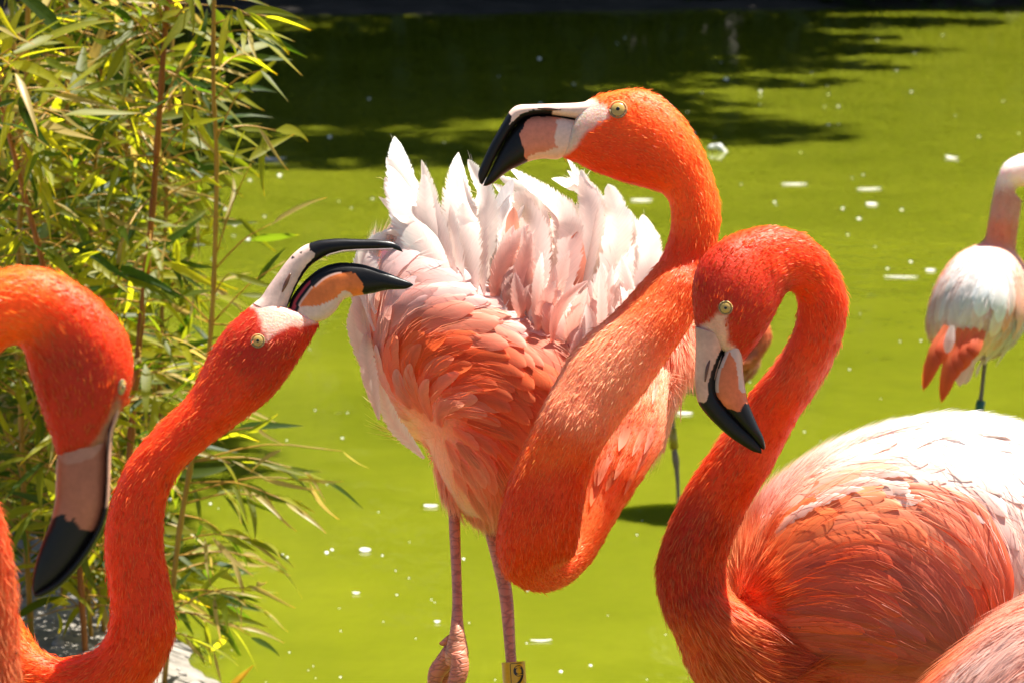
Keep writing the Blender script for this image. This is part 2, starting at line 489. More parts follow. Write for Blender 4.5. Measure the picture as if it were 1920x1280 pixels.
tree("added_shade_tree", "unseen tree added on the near left bank to shade the back of the bamboo", -2.6, 9.6, 5.5,
     [cl(-1.35, 6.4, 4.2, .6, .6, .4), cl(-.95, 6.4, 4.5, .42, .55, .3), cl(-1.0, 7.3, 4.7, .5, .5, .3), cl(-1.8, 10.2, 6, .6, 1.2, .4), cl(-1.95, 11.9, 6, .7, .9, .4), cl(-1.9, 6.6, 4.4, .6, .5, .5), cl(-1.3, 7.6, 4.6, .7, .5, .4), cl(-2.4, 7.4, 4.8, .8, .7, .5)], 13000, .08, 14)  # added out of view, to darken the rear stalks and the water behind
rr = random.Random(5)
for i in range(14):
    x = -23 + i * 3.5 + rr.uniform(-.5, .5); y = 33.5 + rr.uniform(-1.0, 2.0)
    cs = [(x + rr.uniform(-.9, .9), y + rr.uniform(-.8, .8), z, rr.uniform(2.3, 2.9), rr.uniform(1.2, 1.8), rr.uniform(1.1, 1.5)) for z in (.9, 2.2, 3.6, 5.0, 6.4, 7.8, 9.4, 11)]
    tree("woodland_tree", "tree in the dark wood well back from the far bank", x, y, 11, cs, 6500, .34, 40 + i, "trees of the wood behind the far bank")

def shrub(label, x, y, h, seed, group):
    z0 = float(far_h(np.array([[x]]), np.array([[y]]))[0, 0]) - .05
    t = thing("bank_shrub", label, 'shrub', (x, y, z0), group)
    r = random.Random(seed)
    cs = [(x + r.uniform(-.7, .7), y + r.uniform(-.3, .3), z0 + h * f, r.uniform(.7, .95), r.uniform(.4, .6), h * .32) for f in (.15, .35, .35, .6, .75)]
    V, F = join([tube([(x, y, z0), (x + r.uniform(-.3, .3), y, z0 + h * .5), (x + r.uniform(-.6, .6), y, z0 + h * .9)], [.05, .03, .01], 6, 6) for _ in range(4)])
    mk("stem", V, F, M_BARK, t)
    V, F = leaf_quads(cs, 2600, .10, seed)
    c = np.ones((len(V), 3)) * (.7 + .6 * np.repeat(np.random.default_rng(seed).random(2600), 4)[:, None])
    o = mk("foliage", V, F, M_TREE, t, cols=c, smooth=False); o['kind'] = 'stuff'
for i in range(13):
    shrub("dark shrub of the low thicket lining the far bank", -9 + i * 1.35, 20.75 + .12 * math.sin(i * 2.2), 1.5 + .3 * math.sin(i * 1.7), 70 + i, "shrubs of the thicket along the far bank")

# ------------------------------------------------------------------ bamboo
def leaf_mesh(seed, L, W, dry):
    r = random.Random(seed); n = 8
    V, U, Cc = [], [], []
    droop = r.uniform(.05, .28); tw = r.uniform(-.5, .5); roll = r.uniform(.15, .5)
    for i in range(n + 1):
        t = i / n
        wdt = W * (min(1, (t / .22)) ** .8 if t < .22 else max(.02, 1 - ((t - .22) / .78) ** 1.7))
        wdt = max(wdt, W * .04)
        x = L * t; z = -droop * L * t * t; y0 = L * .06 * math.sin(t * 3 + seed)
        for u in (-1, 0, 1):
            a = tw * t
            yy = u * wdt * .5 * math.cos(a); zz = abs(u) * wdt * roll * .5 + u * wdt * .5 * math.sin(a)
            V.append((x, y0 + yy, z + zz)); U.append((u * 9, t * 1.6, seed))
            tip = max(0, (t - .86) / .14)
            c = np.array([1, 1, 1]) * (1.12 if u == 0 else 1.0)
            Cc.append(c * (1 - tip) + np.array([2.1, 1.25, .9]) * tip)
    i = np.arange(n)[:, None]; j = np.arange(2)[None]
    F = np.stack([i * 3 + j, i * 3 + j + 1, (i + 1) * 3 + j + 1, (i + 1) * 3 + j], -1).reshape(-1, 4)
    return raw_mesh("leaf", V, F, M_LEAFDRY if dry else M_LEAF, cols=np.array(Cc), vecs={"barb": np.array(U)})

LEAVES = [leaf_mesh(i, 1.0, random.uniform(.12, .175), False) for i in range(10)]
DRY = [leaf_mesh(20 + i, 1.0, random.uniform(.08, .13), True) for i in range(4)]
brn = random.Random(21)

def put_leaf(root, pos, dirv, length, dry=.1, up=None):
    me = brn.choice(DRY) if brn.random() < dry else brn.choice(LEAVES)
    o = bpy.data.objects.new("leaf", me); COL.objects.link(o); o.parent = root
    x = Vector(dirv).normalized()
    z = Vector(up) if up is not None else Vector((brn.gauss(0, .6), brn.gauss(-.65, .5), .75))
    y = z.cross(x)
    if y.length < 1e-3: y = Vector((0, 1, 0)).cross(x)
    y.normalize(); z = x.cross(y)
    s = length
    M = Matrix(((x.x, y.x, z.x, pos[0] - root['base_xyz'][0]), (x.y, y.y, z.y, pos[1] - root['base_xyz'][1]), (x.z, y.z, z.z, pos[2] - root['base_xyz'][2]), (0, 0, 0, 1)))
    o.matrix_local = M @ Matrix.Diagonal((s, s * brn.uniform(.8, 1.25), s, 1))

def bamboo(label, poly, d0, d1, rpx, twigs, dens, red=False, group=None, lean=1.0, dry=.12, ymin=-80, ymax=1150):
    q = np.array(poly, float); n = len(q)
    dd = np.linspace(d1, d0, n)                    # d1 at the top, d0 at the root
    pts = P(q[:, 0], q[:, 1], dd)
    base = pts[-1].copy(); base[2] = float(bank_h(np.array([[base[0]]]), np.array([[base[1]]]))[0, 0]) - .01
    pts[-1] = base
    root = thing("bamboo_stalk", label, 'bamboo', base, group)
    R = np.linspace(.75, 1.1, n) * rpx * d0 / FPX
    m = 60
    cc = catmull(np.hstack([pts, R[:, None]]), m)
    rad = cc[:, 3].copy(); rad[::5] *= 1.28        # nodes
    V, F = tube(cc[:, :3], rad, 8)
    mk("culm", V, F, M_CULMRED if red else M_CULM, root)
    tw = []
    def twig(a, b, nl, ll, spread=.6, dr=dry):
        a = np.array(a); b = np.array(b); mid = (a + b) / 2 + np.array([0, 0, np.linalg.norm(b - a) * .08])
        tw.append(tube([a, mid, b], [.0016, .0012, .0007], 5, 7))
        dv = nz(b - a)
        for i in range(nl):
            f = 1 - (i / max(nl, 1)) * .8
            p = a * (1 - f) ** 2 + 2 * mid * f * (1 - f) + b * f * f
            v = dv * .8 + np.array([brn.gauss(0, spread), brn.gauss(0, spread * .8), brn.gauss(-.28, spread * .7)])
            put_leaf(root, p, v, ll * brn.uniform(.6, 1.15), dr)
    for t in twigs:
        (ax, ay), (bx, by), nl = t[0], t[1], t[2]
        i = int(np.argmin(np.abs(PX(cc[:, :3])[1] - ay)))
        a = cc[i, :3]; dep = PX(a)[2]
        twig(a, P(bx, by, dep + brn.uniform(-.12, .12)), nl, .088, .38, t[3] if len(t) > 3 else dry)
    xs, ys, ds = PX(cc[:, :3])
    for i in range(m):
        if not (ymin < ys[i] < ymax): continue
        for _ in range(4):
            if brn.random() > dens: continue
            ang = brn.uniform(0, 6.28); ln = brn.uniform(.04, .15)
            v = np.array([math.cos(ang) * ln, math.sin(ang) * ln, brn.uniform(-.02, .09)])
            twig(cc[i, :3], cc[i, :3] + v, brn.randint(2, 5), brn.uniform(.075, .125))
    for V, F in tw: mk("twig", V, F, M_CULM, root)
    return root

GB = "bamboo stalks of the clump on the bank"
bamboo("thick orange-brown bamboo stalk slanting down left of the open-billed flamingo",
       [(320, -90), (303, 150), (287, 380), (265, 600), (247, 800), (235, 1000), (228, 1195)], 5.72, 5.3, 6.5,
       [((305, 60), (190, 110), 5), ((300, 120), (390, 190), 6), ((295, 200), (170, 240), 5), ((290, 300), (380, 330), 5), ((285, 360), (220, 470), 5), ((280, 450), (350, 530), 5), ((262, 600), (330, 650), 5), ((255, 700), (340, 720), 5), ((250, 760), (170, 800), 4)],
       .30, True, GB)
bamboo("slim yellow bamboo stalk, rightmost of the clump, with sprays over the green water",
       [(402, -90), (400, 150), (406, 300), (403, 470), (397, 600), (385, 720), (358, 870), (332, 1030), (305, 1195)], 5.6, 5.2, 4.8,
       [((402, 20), (470, 30), 6), ((400, 90), (478, 60), 7), ((400, 130), (470, 100), 5), ((405, 265), (466, 150), 0), ((404, 480), (470, 308), 1), ((404, 500), (508, 420), 2, .5),
        ((398, 600), (535, 490), 4), ((395, 600), (470, 640), 4), ((360, 850), (480, 800), 5), ((358, 870), (560, 880), 9, .25), ((350, 920), (610, 905), 7, .3), ((345, 940), (500, 930), 6), ((340, 960), (430, 1010), 6),
        ((335, 1010), (470, 1010), 6, .2), ((325, 1060), (430, 1060), 5), ((318, 1120), (490, 1140), 8, .35), ((315, 1140), (420, 1180), 6, .3), ((310, 1165), (400, 1220), 6, .2), ((360, 860), (640, 845), 2, .6), ((350, 900), (540, 940), 7, .4), ((330, 1040), (520, 1060), 7, .4), ((316, 1130), (480, 1100), 7, .4), ((312, 1150), (470, 1190), 6, .4), ((370, 800), (450, 760), 5, .3)],
       .05, False, GB)
bamboo("reddish bamboo stalk leaning in from the left edge above the bent orange neck",
       [(-30, 90), (10, 230), (50, 380), (85, 520), (112, 700), (140, 950), (160, 1195)], 5.7, 5.1, 5.5,
       [((10, 230), (70, 300), 5), ((40, 350), (130, 400), 5), ((60, 420), (10, 470), 5), ((85, 520), (150, 470), 5)], .40, True, GB)
bamboo("dark slender upright bamboo stalk in the middle of the leafy clump",
       [(125, -90), (126, 200), (128, 450), (132, 700), (150, 950), (172, 1200)], 5.85, 5.5, 4.2,
       [((125, 40), (60, 20), 6), ((126, 100), (210, 90), 6), ((126, 180), (60, 250), 5)], .36, False, GB)
bamboo("leafy bamboo stalk crossing left of the thick orange-brown one",
       [(205, -90), (190, 150), (172, 400), (160, 600), (175, 900), (196, 1205)], 5.9, 5.6, 4.2,
       [((200, 20), (260, 0), 6), ((190, 100), (260, 150), 6), ((185, 200), (110, 250), 5)], .36, False, GB)
bamboo("tan bamboo stalk standing nearest the left edge of the bank",
       [(55, -90), (48, 200), (35, 500), (40, 800), (48, 1000), (60, 1190)], 5.75, 5.4, 5.2, [], .42, False, GB)
bamboo("tan bamboo stalk rising just left of the upright orange neck",
       [(255, -90), (240, 250), (218, 550), (215, 800), (250, 1000), (272, 1200)], 5.95, 5.7, 4.6, [], .42, False, GB)
for i, (xb, xt, db) in enumerate([(20, -30, 6.5), (95, 90, 6.3), (140, 170, 6.6), (185, 230, 6.2), (210, 60, 6.7), (285, 330, 6.15), (120, 10, 6.1)]):
    yb = -493 + FPX * (CAM_H - .05) / db
    bamboo("thin bamboo stalk in the shaded back of the clump", [(xt, -100), ((xt * 2 + xb) / 3, 300), ((xt + xb * 2) / 3, 700), (xb, yb)], db, db - .1, 4.0, [], .55, False, GB, ymin=170, ymax=950)

# ------------------------------------------------------------------ flamingos
BLACK = (.007, .006, .006)

class Bird:
    def __init__(self, label, base, group="flamingos at the pond"):
        self.root = thing("flamingo", label, 'flamingo', base, group)
        self.ctrl = []; self.flow = []; self.skin = []; self.seed = len(bpy.data.objects)
        self.rng = np.random.default_rng(self.seed)
    def colour(self, V, jit=0.0, rng=None):
        C = np.array([c[:3] for c in self.ctrl]); K = np.array([c[3:] for c in self.ctrl])
        V = np.asarray(V, float); out = np.empty((len(V), 3))
        for a in range(0, len(V), 20000):
            d2 = ((V[a:a + 20000, None] - C[None]) ** 2).sum(-1) + 1e-5
            wt = d2 ** -2.0
            out[a:a + 20000] = (wt[..., None] * K[None]).sum(1) / wt.sum(1, keepdims=True)
        return out
    def add_ctrl(self, rows, d):
        for r in rows:
            dd = r[5] if len(r) > 5 else d
            self.ctrl.append(list(P(r[0], r[1], dd)) + list(r[2:5]))
    def add_on(self, rows, bvh, d):
        for r in rows:
            loc, _ = ray_front(bvh, r[0], r[1])
            self.ctrl.append(list(loc if loc is not None else P(r[0], r[1], d)) + list(r[2:5]))
    def flow_eval(self, V):
        A = np.array(self.flow); V = np.asarray(V, float); out = np.empty((len(V), A.shape[1] - 3))
        for a in range(0, len(V), 10000):
            d2 = ((V[a:a + 10000, None] - A[None, :, :3]) ** 2).sum(-1) + 2e-6
            wt = d2 ** -2.5
            out[a:a + 10000] = (wt @ A[:, 3:]) / wt.sum(1, keepdims=True)
        return out
    def flow_secs(self, S, l0, l1, lift, step=4):
        c = P((S[:, 0] + S[:, 2]) / 2, (S[:, 1] + S[:, 3]) / 2, S[:, 5])
        A = P(S[:, 0], S[:, 1], S[:, 5]); B = P(S[:, 2], S[:, 3], S[:, 5])
        T = nz(np.gradient(c, axis=0)); TA = nz(np.gradient(A, axis=0) + 1e-7); TB = nz(np.gradient(B, axis=0) + 1e-7)
        m = len(S)
        for i in range(0, m, step):
            l = l0 + (l1 - l0) * i / m
            for p, tt in ((c, T), (A, nz(TA + T)), (B, nz(TB + T))):
                self.flow.append([*p[i], *tt[i], l, lift])

def ray_front(bvh, x, y, far=False):
    p = P(x, y, 1.0) - C0; p = p / np.linalg.norm(p)
    if far:
        o = C0 + p * 12; loc, no, _, _ = bvh.ray_cast(Vector(o), Vector(-p), 12)
    else:
        loc, no, _, _ = bvh.ray_cast(Vector(C0), Vector(p), 20)
    if loc is None: return None, None
    loc = np.array(loc); no = np.array(no)
    if no @ p > 0 and not far: no = -no
    if far and no @ p < 0: no = -no
    return loc, no

def bvh_of(V, F):
    polys = []
    for f in F: polys += f.tolist()
    return BVHTree.FromPolygons([tuple(v) for v in V], polys)

def body_surface(parts, voxel, smooth=7):
    V, F = join(parts)
    me = raw_mesh("tmp", V, F)
    o = bpy.data.objects.new("tmp", me); COL.objects.link(o)
    m = o.modifiers.new("r", 'REMESH'); m.mode = 'VOXEL'; m.voxel_size = voxel
    s = o.modifiers.new("s", 'SMOOTH'); s.factor = .5; s.iterations = smooth
    dg = bpy.context.evaluated_depsgraph_get(); ev = o.evaluated_get(dg)
    m2 = ev.to_mesh()
    n = len(m2.vertices); V2 = np.empty(n * 3); m2.vertices.foreach_get("co", V2); V2 = V2.reshape(-1, 3)
    N2 = np.empty(n * 3); m2.vertices.foreach_get("normal", N2); N2 = N2.reshape(-1, 3)
    m2.calc_loop_triangles(); T = np.empty(len(m2.loop_triangles) * 3, np.int32); m2.loop_triangles.foreach_get("vertices", T); T = T.reshape(-1, 3)
    Fq = np.empty(len(m2.loops), np.int32); m2.loops.foreach_get("vertex_index", Fq)
    allq = len(m2.loops) == 4 * len(m2.polygons)
    F2 = Fq.reshape(-1, 4) if allq else T
    ev.to_mesh_clear(); bpy.data.objects.remove(o); bpy.data.meshes.remove(me)
    return V2, N2, T, F2

def fur(bird, V, Nn, T, count, width, name="plumage", lenmul=1.0, dark=1.0, keep=None, jit=.07, off=-.0012, pale=0.0):
    r = bird.rng
    a = V[T[:, 0]]; b = V[T[:, 1]]; c = V[T[:, 2]]
    ar = np.linalg.norm(np.cross(b - a, c - a), axis=1)
    # favour what faces the lens: the far side gets a thinner coat
    fn = nz(np.cross(b - a, c - a)); vis = (fn * nz(C0 - a)).sum(1)
    wt = ar * np.where(vis > -.3, 1.0, .35)
    k = r.choice(len(T), count, p=wt / wt.sum())
    u = r.random((count, 2)); fl = u.sum(1) > 1; u[fl] = 1 - u[fl]
    w0 = (1 - u.sum(1))[:, None]; u0 = u[:, :1]; u1 = u[:, 1:]
    p = a[k] * w0 + b[k] * u0 + c[k] * u1
    n = nz(Nn[T[k, 0]] * w0 + Nn[T[k, 1]] * u0 + Nn[T[k, 2]] * u1)
    px, py, dd = PX(p)
    ok = np.ones(count, bool)
    for pol in bird.skin: ok &= ~(in_poly(px, py, pol) & (poly_dist(px, py, list(pol) + [pol[0]]) > 7 * r.random(count)))
    if keep is not None: ok &= keep(px, py, dd)
    p, n = p[ok], n[ok]; m = len(p)
    fe = bird.flow_eval(p); dv = fe[:, :3]; ln = fe[:, 3] * lenmul * (.6 + .8 * r.random(m)); lift = fe[:, 4]
    nzv = vnoise(p, 90, 1)
    def tang(d, n, j):
        d = d - n * (d * n).sum(1, keepdims=True)
        d = nz(d) + j * r.normal(size=d.shape); d = d - n * (d * n).sum(1, keepdims=True)
        return nz(d)
    t1 = tang(dv, n, .13)
    lf = lift * (.45 + 1.1 * r.random(m)) * (.75 + .5 * nzv)
    p0 = p + n * off
    p1 = p0 + (t1 * np.cos(lf)[:, None] + n * np.sin(lf)[:, None]) * (ln * .5)[:, None]
    big = ln.mean() > .014
    t2 = tang(bird.flow_eval(p1)[:, :3], n, .1) if big else nz(t1 + .15 * r.normal(size=t1.shape))
    lf2 = lf * .45
    p2 = p1 + (t2 * np.cos(lf2)[:, None] + n * np.sin(lf2)[:, None]) * (ln * .5)[:, None]
    roll = r.normal(size=m) * .35
    side = np.cross(t1, n); side = side * np.cos(roll)[:, None] + n * np.sin(roll)[:, None]
    wd = width * (.6 + .8 * r.random(m))[:, None]
    Vb = np.stack([p0 - side * wd * .8, p0 + side * wd * .8, p1 - side * wd, p1 + side * wd, p2], 1).reshape(-1, 3)
    o = (np.arange(m) * 5)[:, None]
    F = [np.hstack([o, o + 1, o + 3, o + 2]), np.hstack([o + 2, o + 3, o + 4])]
    col = bird.colour(p) * (1 + jit * r.normal(size=(m, 1))) * (.92 + .16 * vnoise(p, 160, 4))[:, None] * dark
    tipc = np.clip(col * np.array([1.1, 1.7, 2.0]) + np.array([.03, .05, .014]), 0, .93)
    tipc = np.clip(tipc + pale * np.array([.03, .08, .04]), 0, .93)
    midc = col * (1 - .45 * pale) + tipc * .45 * pale
    cc = np.stack([col * .95, col * .95, midc, midc, tipc], 1).reshape(-1, 3)
    o_ = mk(name, Vb, F, M_FUR, bird.root, cols=np.clip(cc, .004, .93), smooth=False)
    o_['kind'] = 'stuff'
    return o_

def strip(pts, nrm, W, prof, jag, rng, camber=.18, nu=3):
    """feather vane along pts; 2*nu columns either side of the shaft"""
    n = len(pts); T = nz(np.gradient(pts, axis=0)); S = nz(np.cross(T, nrm)); Nn = nz(np.cross(S, T))
    us = np.linspace(-1, 1, 2 * nu - 1)
    t = np.linspace(0, 1, n)
    L = np.linalg.norm(np.diff(pts, axis=0), axis=1).sum()
    V = np.empty((n, len(us), 3)); B = np.empty((n, len(us), 3)); sd = rng.random() * 50
    for j, u in enumerate(us):
        ww = W * prof
        if abs(u) > .99: ww = ww * (1 - jag * rng.random(n))
        back = -abs(u) * W * .0
        V[:, j] = pts + S * (u * ww)[:, None] - Nn * (camber * u * u * ww)[:, None] + T * back
        B[:, j] = np.stack([(t * L - abs(u) * ww * 1.4) / .0010 * .5, np.full(n, u * .8), np.full(n, sd)], -1)
    k = len(us)
    i = np.arange(n - 1)[:, None]; jj = np.arange(k - 1)[None]
    F = np.stack([i * k + jj, i * k + jj + 1, (i + 1) * k + jj + 1, (i + 1) * k + jj], -1).reshape(-1, 4)
    return V.reshape(-1, 3), F, B.reshape(-1, 3), np.repeat(t, k), np.tile(np.abs(us), n)

def profile(n, sharp=.5, base=.35):
    t = np.linspace(0, 1, n)
    p = base + (1 - base) * np.clip(t / .35, 0, 1) ** .8
    q = np.clip((t - .5) / .5, 0, 1)
    return np.maximum(p * (1 - q ** 2) ** sharp, .03)

def feather(bird, pts, nrm, Wm, c0, c1, n=16, jag=.15, sharp=.5, base=.35, camber=.18, name="feather", mat=None):
    r = bird.rng
    pts = catmull(pts, n); nrm = nz(catmull(nrm, n))
    V, F, B, t, u = strip(pts, nrm, Wm, profile(n, sharp, base), jag, r, camber)
    tt = (t ** 1.2)[:, None]
    c = np.array(c0) * (1 - tt) + np.array(c1) * tt
    c = c * (1 + .09 * r.normal()) * (1 + .10 * (u[:, None] > .8)) * np.where(u[:, None] < .01, .88, 1)
    return mk(name, V, F, mat or M_FEATHER, bird.root, cols=np.clip(c, .005, .93), vecs={"barb": B})

WISP = {}
def wisps(bird, pts, nrm, Wm, c, n):
    """loose barbs that stand off both edges of a plume; collected and joined per bird by flush_wisps"""
    r = bird.rng; q = catmull(pts, 30); nn = nz(catmull(nrm, 30)); T = nz(np.gradient(q, axis=0)); S = np.cross(T, nn)
    pf = profile(30, .7, .35)
    for _ in range(n):
        i = int(r.integers(4, 29)); sgn = 1 if r.random() < .5 else -1
        b = q[i] + S[i] * sgn * Wm * pf[i] * .8; L = r.uniform(.006, .016)
        d = nz(T[i] + S[i] * sgn * r.uniform(.3, .9) + nn[i] * r.normal() * .3)
        d2 = nz(d + T[i] * r.normal() * .4)
        sd = np.cross(d, nn[i]) * .00022
        p1 = b + d * L * .5; p2 = p1 + d2 * L * .5
        WISP.setdefault(bird, []).append((np.stack([b - sd, b + sd, p1 - sd, p1 + sd, p2]), c))

def flush_wisps(bird):
    W = WISP.get(bird, [])
    if not W: return
    V = np.concatenate([w_[0] for w_ in W]); m = len(W); o = (np.arange(m) * 5)[:, None]
    F = [np.hstack([o, o + 1, o + 3, o + 2]), np.hstack([o + 2, o + 3, o + 4])]
    ob = mk("loose_barbs", V, F, M_FUR, bird.root, cols=np.repeat(np.array([w_[1] for w_ in W]), 5, 0), smooth=False); ob['kind'] = 'stuff'

def feather_on(bird, bvh, x, y, Lpx, Wpx, field, lift0, lift1, c0, c1, jag=.15, sharp=.5, n=16, curl=0.0, bend=0.0, mat=None):
    """a contour feather rooted at px x,y that follows the streamline field over the body surface"""
    steps = 9; pts = []; nr = []; last = None
    for i in range(steps + 1):
        loc, no = ray_front(bvh, x, y)
        if loc is None:
            if last is None: return None
            loc = P(x, y, last[2]); no = last[1]
        dep = PX(loc)[2]; last = (loc, no, dep)
        f = i / steps
        pts.append(loc + no * (lift0 + (lift1 - lift0) * f ** 1.5) * dep / FPX); nr.append(no)
        dx, dy = field(x, y)
        if bend:
            a = bend * f; dx, dy = dx * math.cos(a) - dy * math.sin(a), dx * math.sin(a) + dy * math.cos(a)
        x += dx * Lpx / steps; y += dy * Lpx / steps
    nr = np.array(nr); nr = nz(nr + np.roll(nr, 1, 0) * .5 + nr.mean(0))
    return feather(bird, np.array(pts), nr, Wpx * last[2] / FPX / 2, c0, c1, n, jag, sharp, mat=mat)

def make_field(lines):
    X = []
    for ln in lines:
        q = catmull(np.array(ln, float), 14); d = np.gradient(q, axis=0); d = d / np.linalg.norm(d, axis=1, keepdims=True)
        X.append(np.hstack([q, d]))
    X = np.vstack(X)
    def f(x, y):
        w = ((X[:, 0] - x) ** 2 + (X[:, 1] - y) ** 2 + 60.0) ** -1.6
        v = (w[:, None] * X[:, 2:]).sum(0); v = v / (np.linalg.norm(v) + 1e-9)
        return v[0], v[1]
    return f, X

def body_flow(bird, bvh, lines, length, lift, d):
    for ln in lines:
        q = catmull(np.array(ln, float), 12)
        pts = []
        for x, y in q:
            loc, _ = ray_front(bvh, x, y)
            pts.append(loc if loc is not None else P(x, y, d))
        pts = np.array(pts); T = nz(np.gradient(pts, axis=0))
        for p_, t_ in zip(pts, T): bird.flow.append([*p_, *t_, length, lift])

def bill_part(bird, name, secs, d, e, paint, n=120, k=64):
    V, F, S = loft(secs, n, k, e, d)
    px, py, dd = PX(V)
    # small irregularity of horn
    o = mk(name, V, F, M_BILL, bird.root, cols=paint(px, py, V))
    return o

def eye(bird, bvh, x, y, rpx, far=True, tilt=.25, squash=1.0, iris=(.44, .28, .07)):
    for side in ((False, True) if far else (False,)):
        loc, no = ray_front(bvh, x, y, side)
        if loc is None: continue
        dep = PX(loc)[2]; r = rpx * dep / FPX
        vd = nz(C0 - loc) * (-1 if side else 1)
        no = nz(no * (1 - tilt) + vd * tilt)
        a = nz(np.cross(no, UP)); b = np.cross(no, a)
        def dome(R, hgt, off, prof):
            V = []; cc = []; k = 24; m = 9
            for i in range(m + 1):
                t = i / m
                for j in range(k):
                    th = 2 * math.pi * j / k
                    V.append(loc + no * (off + hgt * math.cos(t * math.pi / 2)) + (a * math.cos(th) * squash + b * math.sin(th)) * R * math.sin(t * math.pi / 2))
                    cc.append(prof(math.sin(t * math.pi / 2)))
            V.append(loc + no * (off + hgt)); V.append(loc + no * (off - .001)); cc.append(prof(0)); cc.append(prof(1))
            return np.array(V), ring_faces(m + 1, k), np.array(cc)
        V, F, c = dome(r, r * .42, -r * .05, lambda q: (.05, .035, .02) if q > .93 else ((.36, .24, .10) if q > .84 else ((.12, .09, .05) if q > .77 else iris)))
        e = mk("eye", V, F, M_EYE, bird.root, cols=c)
        V, F, c = dome(r * .24, r * .06, r * .36, lambda q: (.004, .004, .004))
        mk("pupil", V, F, M_EYE, e, cols=c)
        # naked rim of skin round the eye
        th = np.linspace(0, 2 * np.pi, 29)
        ringp = loc + no * r * .05 + (a * np.cos(th)[:, None] * squash + b * np.sin(th)[:, None]) * r * 1.06
        V, F = tube(ringp, r * .13, 6)
        mk("eye_ring", V, F, M_SKIN, e, cols=np.tile((.42, .20, .10), (len(V), 1)))

def leg(bird, pts, rad, col, name="leg", bumps=()):
    V, F = tube(pts, rad, 14, 60)
    px, py, dd = PX(V)
    c = np.tile(col, (len(V), 1)) * (.85 + .3 * vnoise(V, 60, 2))[:, None]
    return mk(name, V, F, M_LEG, bird.root, cols=c)

def foot(bird, lg, x, y, z, ang, col):
    """webbed foot flat on the ground"""
    parts = []; b = np.array([x, y, z])
    tips = []
    for a, l in ((-.5, .075), (0, .09), (.5, .075), (math.pi, .02)):
        t = b + np.array([math.sin(ang + a), math.cos(ang + a), 0]) * l; t[2] = z - .006
        parts.append(tube([b + [0, 0, .008], (b + t) / 2 + [0, 0, .003], t], [.008, .006, .002], 8, 8)); tips.append(t)
    for i in (0, 1):
        t0, t1 = tips[i], tips[i + 1]; m = (t0 + t1) / 2 * .85 + b * .15
        V = np.array([b, t0, m, t1, b + [0, 0, .003], t0 + [0, 0, .003], m + [0, 0, .003], t1 + [0, 0, .003]])
        parts.append((V, [np.array([[0, 1, 2, 3], [4, 7, 6, 5]])]))
    V, F = join(parts)
    mk("foot", V, F, M_LEG, lg, cols=np.tile(col, (len(V), 1)))

def gz(x, y):
    return float(bank_h(np.array([[x]]), np.array([[y]]))[0, 0])

def std_leg(bird, top, gx, gy, col, r=.0075, zfloor=None):
    """a straight standing leg: thigh end, ankle knob, shank, webbed foot"""
    z = gz(gx, gy) if zfloor is None else zfloor
    top = np.array(top); bot = np.array([gx, gy, z + .012])
    ank = top * .46 + bot * .54
    pts = [top, top * .8 + ank * .2, top * .4 + ank * .6, ank + (top - ank) * .08, ank, ank + (bot - ank) * .1, ank * .5 + bot * .5, bot + (ank - bot) * .06, bot]
    lg = leg(bird, pts, [r * 1.5, r * 1.25, r, r * 1.3, r * 1.75, r * 1.15, r * .85, r * 1.0, r * 1.15], col)
    foot(bird, lg, gx, gy, z + .01, math.pi, col)
    return lg

def face_cols(px, py, V, bird, skins):
    c = bird.colour(V)
    for pol, colr in skins:
        sd = poly_dist(px, py, list(pol) + [pol[0]]) * np.where(in_poly(px, py, pol), 1, -1) + 5 * (vnoise(V, 260, 3) - .5)
        m = np.clip(sd / 7 + .5, 0, 1)[:, None]
        c = c * (1 - m) + np.array(colr) * (.88 + .24 * vnoise(V, 120, 6))[:, None] * m
    return c

def build_body(bird, parts, voxel, skins, count, width, keep=None, lenmul=1.0, fine=None, fluff=None, tuft=None):
    V, Nn, T, F = body_surface(parts, voxel)
    px, py, dd = PX(V)
    c = face_cols(px, py, V, bird, skins)
    bird.skin = [s[0] for s in skins]
    ob = mk("body", V, F, M_SKIN, bird.root, cols=np.clip(c, .005, .92))
    if fluff is not None:
        ob.data.materials.append(M_FLUFF)
        fx, fy, fd = PX(V[F].mean(1))
        ob.data.polygons.foreach_set("material_index", fluff(fx, fy, fd).astype(np.int32))
    fur(bird, V, Nn, T, count, width, keep=keep, lenmul=lenmul)
    if tuft:
        sv = [list(f_) for f_ in bird.flow]
        for f_ in bird.flow: f_[7] = .32
        fur(bird, V, Nn, T, tuft[0], tuft[1], name="contour_tufts", keep=tuft[2], off=-.0005, lenmul=tuft[3], jit=.10, pale=1.0)
        for f_, o_ in zip(bird.flow, sv): f_[7] = o_[7]
    if fine:
        fur(bird, V, Nn, T, fine[0], fine[1], name="fine_down", keep=fine[2], off=fine[3], lenmul=fine[4])
    return bvh_of(V, [F])

def scatter(poly, n, rng, mind):
    """Poisson-ish points in a px polygon"""
    poly_a = np.array(poly); lo, hi = poly_a.min(0), poly_a.max(0); out = []
    for _ in range(n * 30):
        p = lo + rng.random(2) * (hi - lo)
        if not in_poly(p[:1], p[1:], poly)[0]: continue
        if out and min((p[0] - q[0]) ** 2 + (p[1] - q[1]) ** 2 for q in out) < mind * mind: continue
        out.append(p)
        if len(out) >= n: break
    return out

def nc(V, s=1): return vnoise(V, 150, s)

SKINW = (.72, .47, .37); BPINK = (.62, .20, .12); BORANGE = (.70, .17, .04)
NECK = (.76, .050, .0008); NECK_SHADE = (.50, .022, .0005); NECK_LIT = (.90, .12, .008)  # neck orange, then copies with shade and sunlight put into the colour

